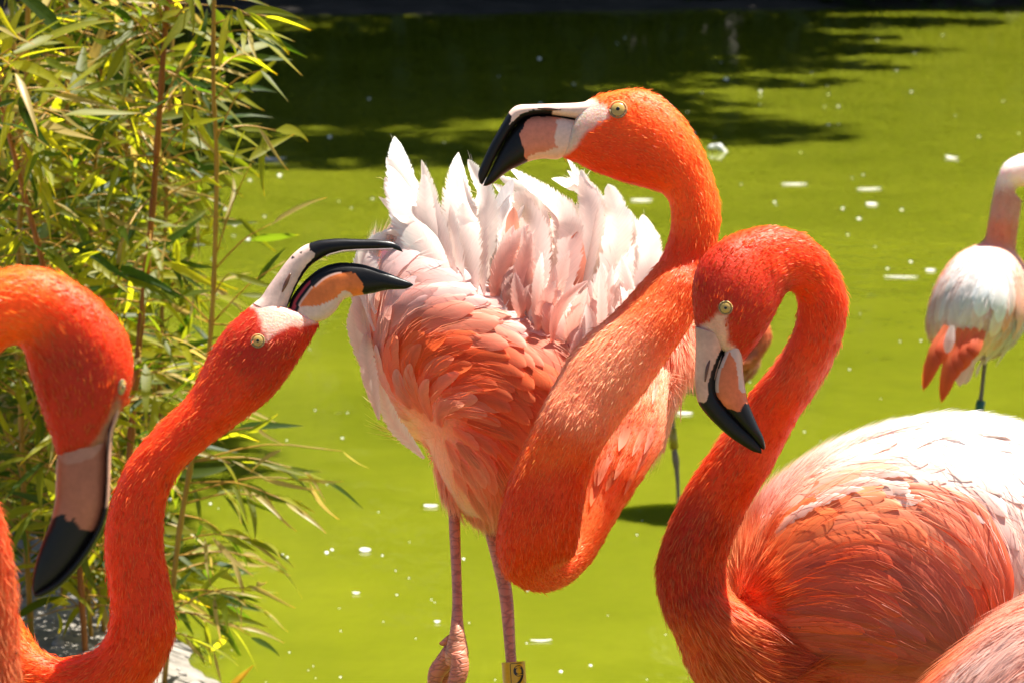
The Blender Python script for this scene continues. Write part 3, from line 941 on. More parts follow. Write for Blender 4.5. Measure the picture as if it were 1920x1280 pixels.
# ---------------------------------------------------------------- centre bird: ruffled, head held high
D = 3.40
b3 = Bird("tall ruffled flamingo in the middle, neck folded, yellow numbered band on its leg", [*P(900, 1000, 3.6)[:2], .05])
b3.root.location.z = b3.root['base_xyz'][2] if False else gz(*P(900, 1000, 3.6)[:2]); b3.root['base_xyz'] = list(b3.root.location)
head = [(1094, 191, 1046, 295, 34), (1121, 178, 1074, 303, 42), (1155, 169.5, 1107, 320, 50), (1190, 165, 1136, 331, 55), (1223, 172, 1166, 342, 57),
        (1250, 190, 1197, 350, 57), (1276, 214, 1222, 356, 56), (1300, 247, 1240, 362, 54), (1318, 280, 1250, 371, 52), (1333, 320, 1256, 384, 50),
        (1346, 365, 1258, 402, 49), (1352, 405, 1257, 428, 48), (1346, 446, 1249, 460, 49)]
neck = [(1339, 490, 1237, 487, 52, 3.40), (1328, 532, 1216, 513, 56, 3.39), (1312, 580, 1187, 546, 60, 3.385), (1285, 625, 1152, 585, 66, 3.38), (1247, 680, 1104, 625, 70, 3.375),
        (1208, 735, 1069, 664, 72, 3.37), (1172, 780, 1043, 712, 72, 3.365), (1142, 822, 1020, 756, 72, 3.36), (1120, 860, 998, 804, 71, 3.36), (1106, 895, 975, 850, 70, 3.36),
        (1097, 930, 956, 892, 70, 3.36), (1091, 965, 941, 945, 70, 3.36), (1087, 1000, 932, 995, 70, 3.365), (1083, 1025, 932, 1037, 68, 3.37), (1079, 1040, 943, 1075, 66, 3.38),
        (1075, 1040, 975, 1100, 64, 3.395), (1075, 1030, 1018, 1110, 64, 3.42), (1075, 1015, 1060, 1098, 66, 3.445), (1068, 990, 1105, 1058, 68, 3.47), (1058, 950, 1140, 1000, 72, 3.485),
        (1056, 905, 1178, 935, 78, 3.50), (1065, 855, 1213, 884, 86, 3.51), (1085, 800, 1241, 832, 96, 3.53), (1105, 730, 1250, 770, 110, 3.55), (1110, 680, 1255, 700, 110, 3.58)]
hs = [r + (D,) for r in head] + neck
nV, nF, nS = loft(hs, 220, 30, .95)
bodyS = [(684, 560, 690, 640, 40), (697, 485, 708, 735, 110), (730, 445, 744, 808, 165), (790, 445, 800, 836, 190), (850, 462, 843, 938, 205), (910, 500, 903, 982, 205),
         (970, 545, 965, 988, 205), (1030, 572, 1030, 980, 205), (1090, 580, 1095, 960, 155), (1150, 580, 1150, 930, 190), (1210, 575, 1195, 880, 120), (1255, 565, 1235, 828, 120),
         (1290, 590, 1264, 752, 100), (1305, 635, 1290, 692, 50)]
bV, bF, bS = loft(bodyS, 70, 48, .95, 3.655)
bvh3 = bvh_of(bV, bF)
O1 = (.95, .145, .035); O2 = (.95, .28, .15); PK = (.95, .53, .42); PW = (.92, .68, .58); WH = (.93, .84, .79)
b3.add_ctrl([(x, y, *NECK_LIT) for x, y in ((1200, 200), (1230, 260), (1300, 300), (1300, 400))], D)  # crown and nape painted paler, as sunlit
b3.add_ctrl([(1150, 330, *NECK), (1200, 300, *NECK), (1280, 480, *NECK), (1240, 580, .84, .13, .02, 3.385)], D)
b3.add_ctrl([(1150, 690, .88, .30, .15), (1080, 760, .86, .25, .12), (1040, 850, *NECK_LIT), (1020, 950, *NECK), (1010, 1050, *NECK), (1060, 900, *NECK)], 3.34)  # peach rows paint sunlight onto the upper side of the lower neck
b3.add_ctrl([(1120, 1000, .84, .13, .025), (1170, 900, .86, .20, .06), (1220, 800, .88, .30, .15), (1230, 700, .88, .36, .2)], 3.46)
b3.add_on([(700, 600, *PK), (700, 700, *O2), (740, 780, *PK), (760, 700, *O1), (820, 700, *O1), (820, 780, *O2), (900, 760, *O1), (980, 740, *O1), (900, 660, *O1), (800, 620, *O2),
             (760, 560, *PK), (850, 570, *PK), (950, 590, *O2), (1030, 640, *O2), (760, 470, *PW), (860, 490, *WH), (960, 500, *WH), (1060, 510, *WH), (1150, 540, *WH), (1220, 540, *WH),
             (1100, 600, *PK), (860, 860, .92, .34, .22), (930, 900, .92, .27, .16), (900, 960, .92, .38, .27), (950, 840, .90, .16, .05), (1280, 640, *O2), (1260, 720, .9, .4, .25)], bvh3, 3.6)
b3.flow_secs(nS, .0065, .010, .22)
LN3 = [[(815, 812), (735, 790), (690, 700), (688, 580), (725, 490), (800, 465), (900, 510), (1000, 580)],
       [(815, 806), (740, 775), (703, 690), (710, 580), (765, 515), (850, 520), (960, 575), (1050, 660)],
       [(815, 800), (745, 765), (712, 690), (735, 615), (800, 575), (900, 572), (1000, 610), (1070, 680)],
       [(815, 800), (772, 750), (758, 690), (800, 640), (880, 625), (960, 650), (1030, 720)],
       [(815, 800), (795, 750), (820, 705), (880, 685), (950, 705), (1010, 760)],
       [(815, 800), (830, 765), (880, 745), (940, 755), (1000, 800)],
       [(1000, 600), (985, 560), (965, 520), (955, 480)],
       [(1080, 620), (1090, 540), (1090, 460), (1100, 380)],
       [(1150, 600), (1170, 530), (1190, 460), (1210, 420)],
       [(820, 810), (840, 850), (875, 910), (925, 985)], [(850, 800), (910, 850), (945, 920), (950, 980)], [(880, 790), (950, 810), (1000, 860), (1020, 920)],
       [(1240, 600), (1260, 660), (1245, 740), (1210, 830), (1150, 930)], [(1290, 590), (1292, 660), (1268, 740)], [(830, 760), (900, 765), (960, 800), (1000, 850)]]
body_flow(b3, bvh3, LN3, .034, .20, 3.5)
SK3 = [([(1110, 186), (1090, 182), (1040, 190), (1030, 310), (1055, 296), (1075, 280), (1098, 250), (1115, 236), (1140, 222), (1143, 206), (1130, 196)], SKINW)]
FB3 = [(680, 620), (700, 470), (1000, 500), (1320, 520), (1310, 700), (1240, 840), (1130, 960), (960, 975), (860, 960), (810, 850), (740, 810)]
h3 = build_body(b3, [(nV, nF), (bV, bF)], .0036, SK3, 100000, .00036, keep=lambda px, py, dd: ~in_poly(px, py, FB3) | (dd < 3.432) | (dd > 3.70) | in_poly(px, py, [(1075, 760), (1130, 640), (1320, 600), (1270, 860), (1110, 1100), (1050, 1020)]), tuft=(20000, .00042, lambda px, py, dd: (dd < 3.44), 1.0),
                fine=(5000, .00025, lambda px, py, dd: (dd > 3.46) & in_poly(px, py, FB3), .002, 1.0), fluff=lambda px, py, dd: (dd > 3.44) & (px < 1300) & (py > 420))
M3 = [(1090, 224), (1060, 218), (1029, 214), (1000, 214), (980, 222), (966, 235), (952, 253), (938, 277), (926, 300), (916, 323), (908, 339)]
def p3u(px, py, V):
    c = np.tile(SKINW, (len(V), 1)) * np.array([1.08, 1.1, 1.12]); nn = (nc(V) - .5)
    c[(px < 957 + 14 * nn) | ((poly_dist(px, py, M3) < 8) & (px < 1035))] = BLACK
    return c
def p3l(px, py, V):
    nn = (nc(V) - .5); c = np.tile(BPINK, (len(V), 1))
    c[(px > 1045 + 16 * nn) | (poly_dist(px, py, [(1000, 303), (1030, 296), (1060, 285)]) < 13)] = SKINW
    c[(poly_dist(px, py, M3) < 5)] = BLACK
    edge = np.interp(py, [215, 226, 252, 275, 300, 330], [1000, 988, 975, 980, 988, 990])
    c[px < edge + 8 * nn] = BLACK
    return c
bill_part(b3, "lower_bill", [(1100, 228, 1060, 292, 30), (1075, 222, 1044, 299, 32), (1029, 215, 1016, 298, 33), (1000, 216, 992, 303, 32), (981, 224, 974, 311, 30), (967, 237, 956, 320, 27), (953, 255, 944, 328, 24),
                             (939, 279, 933, 337, 20), (928, 301, 924, 344, 16), (917, 324, 913, 349, 12), (910, 338, 906, 349, 7)], D, .9, p3l)
bill_part(b3, "upper_bill", [(1112, 188, 1100, 226, 30), (1082, 193, 1062, 220, 30), (1029, 195, 1029, 216, 29), (995, 196, 1000, 217, 28), (972, 197.5, 980, 225, 27), (958, 206, 966, 238, 25), (946, 224, 952, 256, 23),
                             (930, 252, 938, 280, 20), (916, 278, 926, 303, 17), (904, 305, 916, 325, 13), (896.5, 326, 908, 340, 9), (899, 343, 904, 347, 5)], D, .8, p3u)
# nostril slit
V, F = tube(P(np.array([1052, 1030, 1008]), np.array([206, 205, 204.]), np.array([D - .0155, D - .0152, D - .0150])), [.0006, .0016, .0006], 8, 10)
mk("nostril", V, F, M_EYE, b3.root, cols=np.tile((.08, .03, .02), (len(V), 1)))
eye(b3, h3, 1159, 206, 15, squash=1.0)
f3, _ = make_field(LN3)
rg = b3.rng
cand = scatter([(700, 740), (690, 620), (700, 520), (760, 452), (860, 475), (980, 560), (1050, 610), (1060, 680), (1010, 760), (900, 790), (815, 800), (750, 790)], 185, rg, 17)
cand.sort(key=lambda q: -math.hypot(q[0] - 815, q[1] - 800))
for x, y in cand:
    loc, no = ray_front(bvh3, x, y)
    if loc is None: continue
    c = b3.colour(loc[None])[0]; r = math.hypot(x - 815, y - 800)
    feather_on(b3, bvh3, x, y, rg.uniform(120, 190) * (.45 + min(r, 300) / 380), rg.uniform(34, 54) * (.6 + min(r, 300) / 400), f3, 2, rg.uniform(5, 18), c * rg.uniform(.96, 1.04), np.clip(c * [1.0, 1.45, 1.8] + .01, 0, .93), .06, .6, 24)
for x, y in scatter([(820, 800), (900, 790), (1000, 800), (1010, 900), (950, 960), (900, 950), (850, 890)], 42, rg, 20):
    loc, no = ray_front(bvh3, x, y)
    if loc is None: continue
    c = b3.colour(loc[None])[0]
    feather_on(b3, bvh3, x, y, rg.uniform(50, 80), rg.uniform(20, 30), f3, 2, rg.uniform(5, 9), c * .97, np.clip(c * [1.03, 1.15, 1.25], 0, .92), .3, .6, 12)
for x, y in scatter([(1225, 640), (1290, 600), (1300, 640), (1285, 700), (1250, 790), (1215, 850), (1200, 760)], 26, rg, 18):
    loc, no = ray_front(bvh3, x, y)
    if loc is None: continue
    c = b3.colour(loc[None])[0]
    feather_on(b3, bvh3, x, y, rg.uniform(60, 100), rg.uniform(22, 32), f3, 3, rg.uniform(12, 30), c, np.clip(c * [1.05, 1.4, 1.6], 0, .92), .2, .6, 14)
for x, y in scatter([(1140, 800), (1235, 690), (1246, 800), (1205, 860), (1130, 900), (1120, 850)], 13, rg, 24):
    loc, no = ray_front(h3, x, y)
    if loc is None or PX(loc)[2] < 3.43: continue
    c = b3.colour(loc[None])[0]
    feather_on(b3, h3, x, y, rg.uniform(60, 90), rg.uniform(13, 20), f3, 0, rg.uniform(4, 10), c, np.clip(c * [1.03, 1.4, 1.8] + .01, 0, .92), .1, 1.0, 18)
# tall ruffled plumes: base, mid, tip in px, width, depth at base and tip
PL = [((850, 530), (775, 410), (740, 256), 66), ((845, 520), (770, 430), (722, 332), 44), ((880, 540), (860, 420), (860, 286), 62), ((900, 550), (890, 450), (905, 330), 54), ((860, 530), (815, 420), (790, 300), 44),
      ((940, 580), (935, 470), (950, 350), 50), ((1000, 610), (1010, 430), (925, 345), 44), ((1040, 600), (1070, 420), (955, 315), 46), ((1080, 600), (1100, 400), (1062, 296), 44), ((1060, 590), (1110, 440), (1090, 318), 48),
      ((1110, 600), (1160, 450), (1140, 345), 52), ((1090, 600), (1130, 470), (1120, 380), 50), ((1130, 610), (1190, 480), (1180, 395), 56), ((1150, 610), (1215, 500), (1205, 402), 52), ((1170, 620), (1235, 530), (1245, 470), 50),
      ((980, 590), (960, 480), (930, 395), 40), ((960, 580), (960, 450), (985, 385), 42), ((1020, 600), (1020, 480), (1050, 400), 48), ((1000, 620), (1000, 540), (1002, 470), 44), ((1060, 620), (1075, 520), (1085, 440), 50),
      ((960, 590), (955, 540), (962, 480), 40), ((1110, 640), (1130, 560), (1150, 480), 48), ((1150, 650), (1180, 590), (1195, 520), 42), ((1085, 680), (1075, 620), (1050, 560), 30),
      ((1010, 630), (990, 590), (975, 540), 30), ((1120, 690), (1115, 630), (1100, 570), 32), ((820, 510), (770, 450), (735, 400), 46), ((800, 500), (750, 455), (722, 436), 36),
      ((870, 530), (840, 450), (830, 370), 54), ((920, 560), (905, 480), (890, 400), 50), ((890, 540), (875, 460), (868, 380), 52), ((1180, 640), (1225, 580), (1240, 520), 40), ((940, 560), (920, 490), (918, 420), 44),
      ((720, 720), (668, 620), (676, 540), 26), ((700, 640), (672, 560), (700, 470), 34), ((712, 560), (695, 480), (745, 428), 40), ((712, 760), (690, 680), (688, 620), 28), ((770, 800), (715, 740), (700, 660), 30), ((790, 830), (735, 790), (712, 720), 26)]
for i, (a, m_, t_, wp) in enumerate(PL):
    for rep in range(3):
        jx = rg.normal(size=6) * (3 if rep == 0 else 14)
        loc, no = ray_front(bvh3, a[0], a[1] + 10)
        d0 = (PX(loc)[2] if loc is not None else 3.55) - .004 + rep * .008
        q = [(a[0] + jx[0], a[1] + 30 + jx[1]), (m_[0] + jx[2], m_[1] + jx[3]), (t_[0] + jx[4] * (rep and 1), t_[1] + (abs(jx[5]) + 10) * rep)]
        q = catmull(np.array(q), 7)
        lean = rg.uniform(-.05, .015)
        dd = d0 + np.linspace(0, .05, 7) * (1 if a[1] < 640 else .3) - lean * np.linspace(0, 1, 7) ** 2
        pts = P(q[:, 0], q[:, 1], dd)
        nr = nz(np.tile(np.array([rg.normal() * .3, -1, -.4 + rg.normal() * .2]), (7, 1)) + np.linspace(-.2, .2, 7)[:, None] * rg.normal(size=3))
        low = min(1, max(0, (a[1] - 600) / 80.)); left = 1 if a[0] < 800 else 0
        c0 = np.array(PK if low > .5 or left else PW); c1 = np.array(WH) if not (left and a[1] > 600) else (np.array(PK) + np.array(PW)) / 2
        if left and a[1] > 600 and rep: continue
        feather(b3, pts, nr, wp * 3.5 / FPX / 2 * (1.25 if rep == 0 else rg.uniform(.8, 1.15)), c0 * .25 + np.array(PW) * .35 + np.array(WH) * .4, c1, 40, .05, rg.uniform(.5, .8), .15, rg.uniform(.1, .35), mat=M_PLUME)
        if rep < 2: wisps(b3, pts, nr, wp * 3.5 / FPX / 2 * .9, c1, 14)
# feathers that join the swirl to the plumes, rising off the back
arc = catmull(np.array([(930, 545), (980, 590), (1030, 630), (1080, 675), (1130, 665), (1200, 620)], float), 100)
for i in range(60):
    f = rg.random(); x, y = arc[int(f * 99)]; y += rg.uniform(-35, 30); x += rg.normal() * 12
    loc, no = ray_front(bvh3, x, y)
    if loc is None: continue
    d0 = PX(loc)[2]
    ang = np.interp(x, [930, 1000, 1080, 1200], [-1.75, -1.6, -1.45, -1.25]) + rg.normal() * .12
    ln = rg.uniform(90, 170); bend = np.interp(x, [730, 900, 1000, 1200], [.9, .6, .2, -.3]) + rg.normal() * .25
    q = [(x, y)]
    for k in range(4): q.append((q[-1][0] + math.cos(ang + bend * k / 3) * ln / 4, q[-1][1] + math.sin(ang + bend * k / 3) * ln / 4))
    q = np.array(q); up = np.linspace(0, 1, 5)
    pts = P(q[:, 0], q[:, 1], d0 - .002 - .012 * up + .05 * up ** 2 * rg.random())
    nr = nz(np.tile(no + np.array([rg.normal() * .15, -.3, -.15 + .15 * rg.normal()]), (5, 1)))
    c = b3.colour(loc[None])[0]
    feather(b3, pts, nr, rg.uniform(24, 40) * d0 / FPX / 2, c * .6 + np.array(PW) * .4, np.clip(c * .15 + np.array(WH) * .85, 0, .93), 26, .05, rg.uniform(.7, 1.0), .2, rg.uniform(.1, .3), mat=M_PLUME)
    wisps(b3, pts, nr, .007, np.clip(c * .5 + np.array(WH) * .5, 0, .92), 10)
flush_wisps(b3)
# standing leg with the numbered band, and the raised foot
LC = (.54, .21, .12)
gx, gy = P(966, 1280, 3.56)[:2]
lt = P(908, 930, 3.68)
zf = gz(gx, gy)
lp = [lt, P(922, 1000, 3.655), P(947.5, 1108, 3.61), P(958, 1235, 3.56), P(965, 1300, 3.555), P(970, 1560, 3.55)]
end = np.array([lp[-1][0], lp[-1][1], zf + .012])
lg = leg(b3, lp + [P(972, 1620, 3.55), lp[-1] * .5 + end * .5, end], [.0075, .0068, .0070, .0054, .006, .010, .008, .0065, .008], LC)
foot(b3, lg, end[0], end[1], zf + .012, math.pi, LC)
bc = P(962.5, 1240, 3.56); ax = nz(P(958, 1235, 3.56) - P(969, 1400, 3.553))
u_ = nz(np.cross(ax, FW)); v_ = np.cross(ax, u_)          # v_ points away or toward the lens
if v_ @ FW > 0: v_ = -v_
u_ = np.cross(v_, ax) * -1
rb = .0118; hb = .042; th = np.linspace(0, 2 * np.pi, 41)
def cyl(R, s): return bc - ax * s + R * (u_ * np.sin(th)[:, None] + v_ * np.cos(th)[:, None])
rows = [cyl(rb, 0), cyl(rb, hb), cyl(rb - .0012, hb), cyl(rb - .0012, 0), cyl(rb, 0)]
V = np.vstack(rows); k = 41
i = np.arange(4)[:, None]; j = np.arange(k - 1)[None]
F = np.stack([i * k + j, i * k + j + 1, (i + 1) * k + j + 1, (i + 1) * k + j], -1).reshape(-1, 4)
cc = np.tile((.62, .36, .012), (len(V), 1)); cc[2 * k:4 * k] = (.012, .012, .015)
band = mk("leg_band", V, F, M_COLMATTE, lg, cols=cc, smooth=False)
def on_band(a, s, lift=.0003): return bc - ax * s + (rb + lift) * (u_ * np.sin(a)[..., None] + v_ * np.cos(a)[..., None])
fc = bpy.data.curves.new("digit", 'FONT'); fc.body = "9"; fc.size = 1; fc.resolution_u = 6
fo = bpy.data.objects.new("digit_tmp", fc); COL.objects.link(fo)
fm = bpy.data.meshes.new_from_object(fo.evaluated_get(bpy.context.evaluated_depsgraph_get()))
bpy.data.objects.remove(fo)
sgn = 1.0 if (u_ @ R_) > 0 else -1.0
co = np.array([v.co[:] for v in fm.vertices]); co[:, :2] -= co[:, :2].min(0); co /= co[:, 1].max()
dh = .0195
aa = sgn * ((co[:, 0] * dh * .95 - .0005) / rb); ss = .0035 + (1 - co[:, 1]) * dh
Vd = on_band(aa, ss[:, None])
tri = []
fm.calc_loop_triangles()
for t in fm.loop_triangles: tri.append(list(t.vertices))
mk("digit", Vd, np.array(tri), M_COLMATTE, band.parent, cols=np.tile((.012, .012, .012), (len(Vd), 1)), smooth=False)
e_s = np.concatenate([np.full(10, .042)[:1], np.linspace(.040, .003, 12), np.full(8, .0014)])
e_a = np.concatenate([[-.28], np.full(12, -.28), np.linspace(-.2, .75, 8)]) * sgn
V, F = tube(on_band(e_a, e_s[:, None]), .0003, 6)
mk("band_seam", V, F, M_COLMATTE, band.parent, cols=np.tile((.012, .012, .012), (len(V), 1)))
lp = [P(858, 890, 3.69), P(854, 930, 3.67), P(852, 972, 3.645), P(857, 1108, 3.575), P(857, 1170, 3.525), P(857, 1205, 3.52), P(856, 1228, 3.52), P(852, 1246, 3.522)]
lg2 = leg(b3, lp, [.0075, .0066, .0060, .0050, .0064, .0100, .0122, .0095], LC)
parts = []
for (pts, rads) in (([(858, 1222, 3.515), (862, 1250, 3.512), (852, 1290, 3.51), (838, 1340, 3.515), (822, 1385, 3.52)], [.0085, .0095, .0085, .0065, .003]),
                    ([(848, 1218, 3.525), (832, 1242, 3.53), (818, 1262, 3.532), (812, 1300, 3.535), (806, 1360, 3.54)], [.009, .0092, .0085, .0060, .003]),
                    ([(846, 1220, 3.545), (834, 1255, 3.55), (828, 1300, 3.555), (822, 1350, 3.56)], [.007, .007, .006, .003]),
                    ([(845, 1196, 3.54), (833, 1204, 3.545), (824, 1206, 3.546)], [.0042, .0036, .0012])):
    q = np.array(pts, float); parts.append(tube(P(q[:, 0], q[:, 1], q[:, 2]), rads, 12, 16))
V, F = join(parts)
c = np.tile(LC, (len(V), 1)) * np.array([1.0, .85, .85])
mk("foot", V, F, M_LEG, lg2, cols=c)

# ---------------------------------------------------------------- right bird: bill laid against its own neck
b4 = Bird("large flamingo on the right with downturned bill resting against its curved neck", [*P(1800, 1300, 3.42)[:2], gz(*P(1800, 1300, 3.42)[:2])])
hs = [(1304, 622, 1391, 683, 30, 3.23), (1301, 600, 1404, 666, 40, 3.23), (1298, 570, 1416, 651, 48, 3.23), (1298, 540, 1429, 634, 54, 3.23), (1302, 511, 1442, 613, 56, 3.232), (1319, 478, 1452, 593, 57, 3.234),
      (1346, 453, 1461, 575, 57, 3.238), (1384, 435, 1468, 560, 56, 3.244), (1426, 424, 1474, 552, 55, 3.25), (1470, 426, 1480, 548, 54, 3.26), (1516, 444, 1486, 549, 53, 3.27), (1553, 477, 1491, 556, 52, 3.28),
      (1576, 516, 1495, 569, 51, 3.29), (1588, 557, 1495, 591, 51, 3.295), (1588, 595, 1488, 620, 51, 3.30), (1580, 633, 1473, 650, 52, 3.305), (1561, 680, 1451, 682, 53, 3.315), (1531, 733, 1423, 715, 54, 3.325),
      (1500, 779, 1391, 760, 56, 3.335), (1471, 833, 1356, 812, 58, 3.34), (1446, 882, 1316, 868, 61, 3.345), (1415, 930, 1285, 917, 63, 3.35), (1388, 980, 1259, 972, 65, 3.355), (1370, 1027, 1239, 1028, 67, 3.36),
      (1362, 1068, 1230, 1070, 68, 3.365), (1372, 1110, 1234, 1112, 72, 3.37), (1410, 1140, 1247, 1156, 82, 3.375), (1460, 1160, 1269, 1200, 100, 3.385), (1530, 1180, 1303, 1277, 125, 3.40), (1600, 1200, 1370, 1350, 150, 3.41)]
nV, nF, nS = loft(hs, 220, 30, .95)
bodyS = [(1366, 1085, 1380, 1160, 50), (1388, 1005, 1400, 1260, 130), (1430, 935, 1440, 1340, 185), (1500, 874, 1500, 1400, 225), (1580, 830, 1580, 1450, 250), (1680, 797, 1680, 1480, 260), (1800, 783, 1800, 1490, 265),
         (1920, 803, 1920, 1480, 260), (2050, 850, 2050, 1450, 240), (2200, 930, 2200, 1380, 190), (2350, 1020, 2350, 1280, 120), (2450, 1100, 2450, 1210, 50)]
bV, bF, bS = loft(bodyS, 70, 48, .95, 3.46)
bvh4 = bvh_of(bV, bF)
b4.add_ctrl([(1330, 520, *NECK_SHADE), (1360, 640, *NECK_SHADE), (1430, 470, *NECK), (1500, 470, *NECK), (1560, 560, *NECK), (1540, 680, *NECK), (1440, 560, *NECK_SHADE)], 3.24)  # face and throat painted darker to imitate shade
b4.add_ctrl([(1450, 780, *NECK), (1370, 900, *NECK), (1310, 1000, *NECK_SHADE), (1290, 1100, *NECK_SHADE), (1330, 1200, .72, .10, .02), (1370, 1260, .75, .13, .03)], 3.33)
MV = (.52, .12, .07)  # mauve and the mid-wing colours below are darkened to imitate shade
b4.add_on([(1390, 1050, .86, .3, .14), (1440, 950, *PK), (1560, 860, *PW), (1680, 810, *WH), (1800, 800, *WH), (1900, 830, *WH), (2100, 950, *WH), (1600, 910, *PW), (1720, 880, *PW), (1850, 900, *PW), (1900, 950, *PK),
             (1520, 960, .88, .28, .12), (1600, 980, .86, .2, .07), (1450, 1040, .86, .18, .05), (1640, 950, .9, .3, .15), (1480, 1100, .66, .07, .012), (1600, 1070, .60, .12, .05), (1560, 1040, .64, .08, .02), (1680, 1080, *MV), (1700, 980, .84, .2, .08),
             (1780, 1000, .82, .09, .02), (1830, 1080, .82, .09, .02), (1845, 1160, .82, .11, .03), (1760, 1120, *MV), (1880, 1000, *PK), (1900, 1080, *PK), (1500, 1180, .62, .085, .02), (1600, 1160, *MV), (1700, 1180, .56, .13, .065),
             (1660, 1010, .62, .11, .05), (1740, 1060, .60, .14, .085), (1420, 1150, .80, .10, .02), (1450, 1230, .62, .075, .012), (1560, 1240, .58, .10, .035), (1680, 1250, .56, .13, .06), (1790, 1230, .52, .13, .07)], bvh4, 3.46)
b4.flow_secs(nS, .006, .012, .22)
LN4 = [[(1385, 1060), (1425, 950), (1540, 858), (1690, 808), (1850, 815), (2020, 890)],
       [(1400, 1060), (1470, 960), (1580, 905), (1700, 890), (1820, 920), (1940, 1000)],
       [(1410, 1080), (1490, 1000), (1590, 950), (1700, 960), (1790, 1030), (1845, 1110), (1840, 1190)],
       [(1420, 1100), (1510, 1040), (1610, 1020), (1700, 1060), (1770, 1140), (1800, 1215)],
       [(1420, 1130), (1520, 1095), (1620, 1110), (1710, 1165), (1790, 1228)],
       [(1400, 1170), (1500, 1160), (1620, 1180), (1710, 1210), (1790, 1240)],
       [(1390, 1210), (1490, 1240), (1600, 1250), (1760, 1260)], [(1340, 1200), (1400, 1270), (1500, 1330)],
       [(1780, 850), (1880, 920), (1940, 1020), (1960, 1140)], [(1850, 960), (1890, 1060), (1890, 1160)]]
body_flow(b4, bvh4, LN4, .036, .16, 3.3)
SK4 = [([(1285, 640), (1308, 612), (1330, 603), (1347, 588), (1362, 588), (1364, 610), (1364, 640), (1378, 650), (1392, 675), (1405, 700), (1350, 760), (1290, 700)], (.70, .38, .28))]
FB4 = [(1430, 1050), (1450, 960), (1560, 850), (1690, 800), (1960, 790), (1960, 1300), (1560, 1300), (1480, 1230), (1450, 1130)]
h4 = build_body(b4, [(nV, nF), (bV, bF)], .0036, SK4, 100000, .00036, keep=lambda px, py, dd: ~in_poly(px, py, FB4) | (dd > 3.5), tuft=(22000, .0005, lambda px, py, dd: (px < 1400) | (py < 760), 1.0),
                fine=(6000, .00025, lambda px, py, dd: in_poly(px, py, FB4) & (dd < 3.5), .003, 1.1))
M4 = [(1362, 640), (1347, 672), (1338, 696), (1333, 720), (1336, 743), (1353, 765), (1382, 795), (1403, 815), (1418, 830), (1428, 841)]
def p4u(px, py, V):
    nn = nc(V) - .5; c = np.tile((.55, .32, .24), (len(V), 1)) * (.8 + .4 * vnoise(V, 90, 8))[:, None]
    c[(py > np.interp(px, [1300, 1312, 1325, 1332, 1340], [749, 752, 748, 730, 715]) + 9 * nn) | (poly_dist(px, py, M4) < np.interp(py, [640, 700, 740], [2.5, 4, 7]))] = BLACK
    return c
def p4l(px, py, V):
    nn = nc(V) - .5; c = np.tile((.60, .15, .06), (len(V), 1)) * (.85 + .3 * vnoise(V, 120, 9))[:, None]
    pd = poly_dist(px, py, [(1365, 640), (1378, 655), (1390, 675), (1394, 700), (1396, 725)])
    c[(pd < 11) | (poly_dist(px, py, M4) < 13) & (py < 735)] = (.58, .40, .34)
    c[(py > np.interp(px, [1330, 1342, 1355, 1372, 1385, 1392, 1402, 1420], [735, 748, 762, 768, 770, 762, 753, 742]) + 9 * nn) | (poly_dist(px, py, M4) < 7)] = BLACK
    return c
bill_part(b4, "lower_bill", [(1372, 628, 1392, 668, 28), (1360, 650, 1393, 692, 31), (1347, 674, 1395, 712, 32), (1339, 697, 1398, 730, 32), (1335, 721, 1402, 750, 31), (1339, 743, 1410, 771, 29), (1356, 766, 1421, 797, 25),
                             (1384, 795, 1430, 816, 20), (1404, 815, 1434, 829, 14), (1418, 830, 1435, 838, 9), (1427, 840, 1433, 843, 5)], 3.228, .9, p4l)
bill_part(b4, "upper_bill", [(1303, 612, 1366, 632, 30), (1304, 640, 1357, 654, 30), (1304, 666, 1353, 676, 29), (1303, 705, 1345, 700, 28), (1306, 744, 1342, 722, 26), (1314, 763, 1347, 742, 24), (1337, 790, 1362, 763, 20), (1368, 818, 1388, 792, 16),
                             (1392, 834, 1408, 813, 12), (1411, 845, 1421, 829, 8), (1428, 850, 1428, 843, 4)], 3.226, .85, p4u)
V, F = tube(P(np.array([1334, 1326, 1322.]), np.array([665, 690, 715.]), np.array([3.2135, 3.2125, 3.2125])), [.0006, .0016, .0006], 8, 10)
mk("nostril", V, F, M_EYE, b4.root, cols=np.tile((.10, .035, .02), (len(V), 1)))
eye(b4, h4, 1360.5, 577.5, 11.5)
f4, _ = make_field(LN4)
rg = b4.rng
for poly, n, mind, L_, W_, l1, jag in (([(1400, 1080), (1430, 960), (1540, 870), (1680, 815), (1800, 800), (1935, 820), (1935, 1000), (1860, 1000), (1700, 930), (1560, 950), (1460, 1040)], 95, 23, (120, 190), (46, 74), (4, 9), .07),
                                       ([(1420, 1100), (1500, 1010), (1600, 960), (1700, 960), (1800, 1040), (1840, 1150), (1780, 1230), (1650, 1240), (1500, 1230), (1400, 1200)], 95, 24, (130, 210), (48, 80), (2, 5), .06)):
    pts_ = scatter(poly, n, rg, mind); pts_.sort(key=lambda q: -q[0])
    for x, y in pts_:
        loc, no = ray_front(bvh4, x, y)
        if loc is None: continue
        c = b4.colour(loc[None])[0]
        feather_on(b4, bvh4, x, y, rg.uniform(*L_), rg.uniform(*W_), f4, 2, rg.uniform(*l1), c * rg.uniform(.92, 1.02), np.clip(c * [1.02, 1.12, 1.16], 0, .92), jag, .7, 22, mat=M_COVERT)
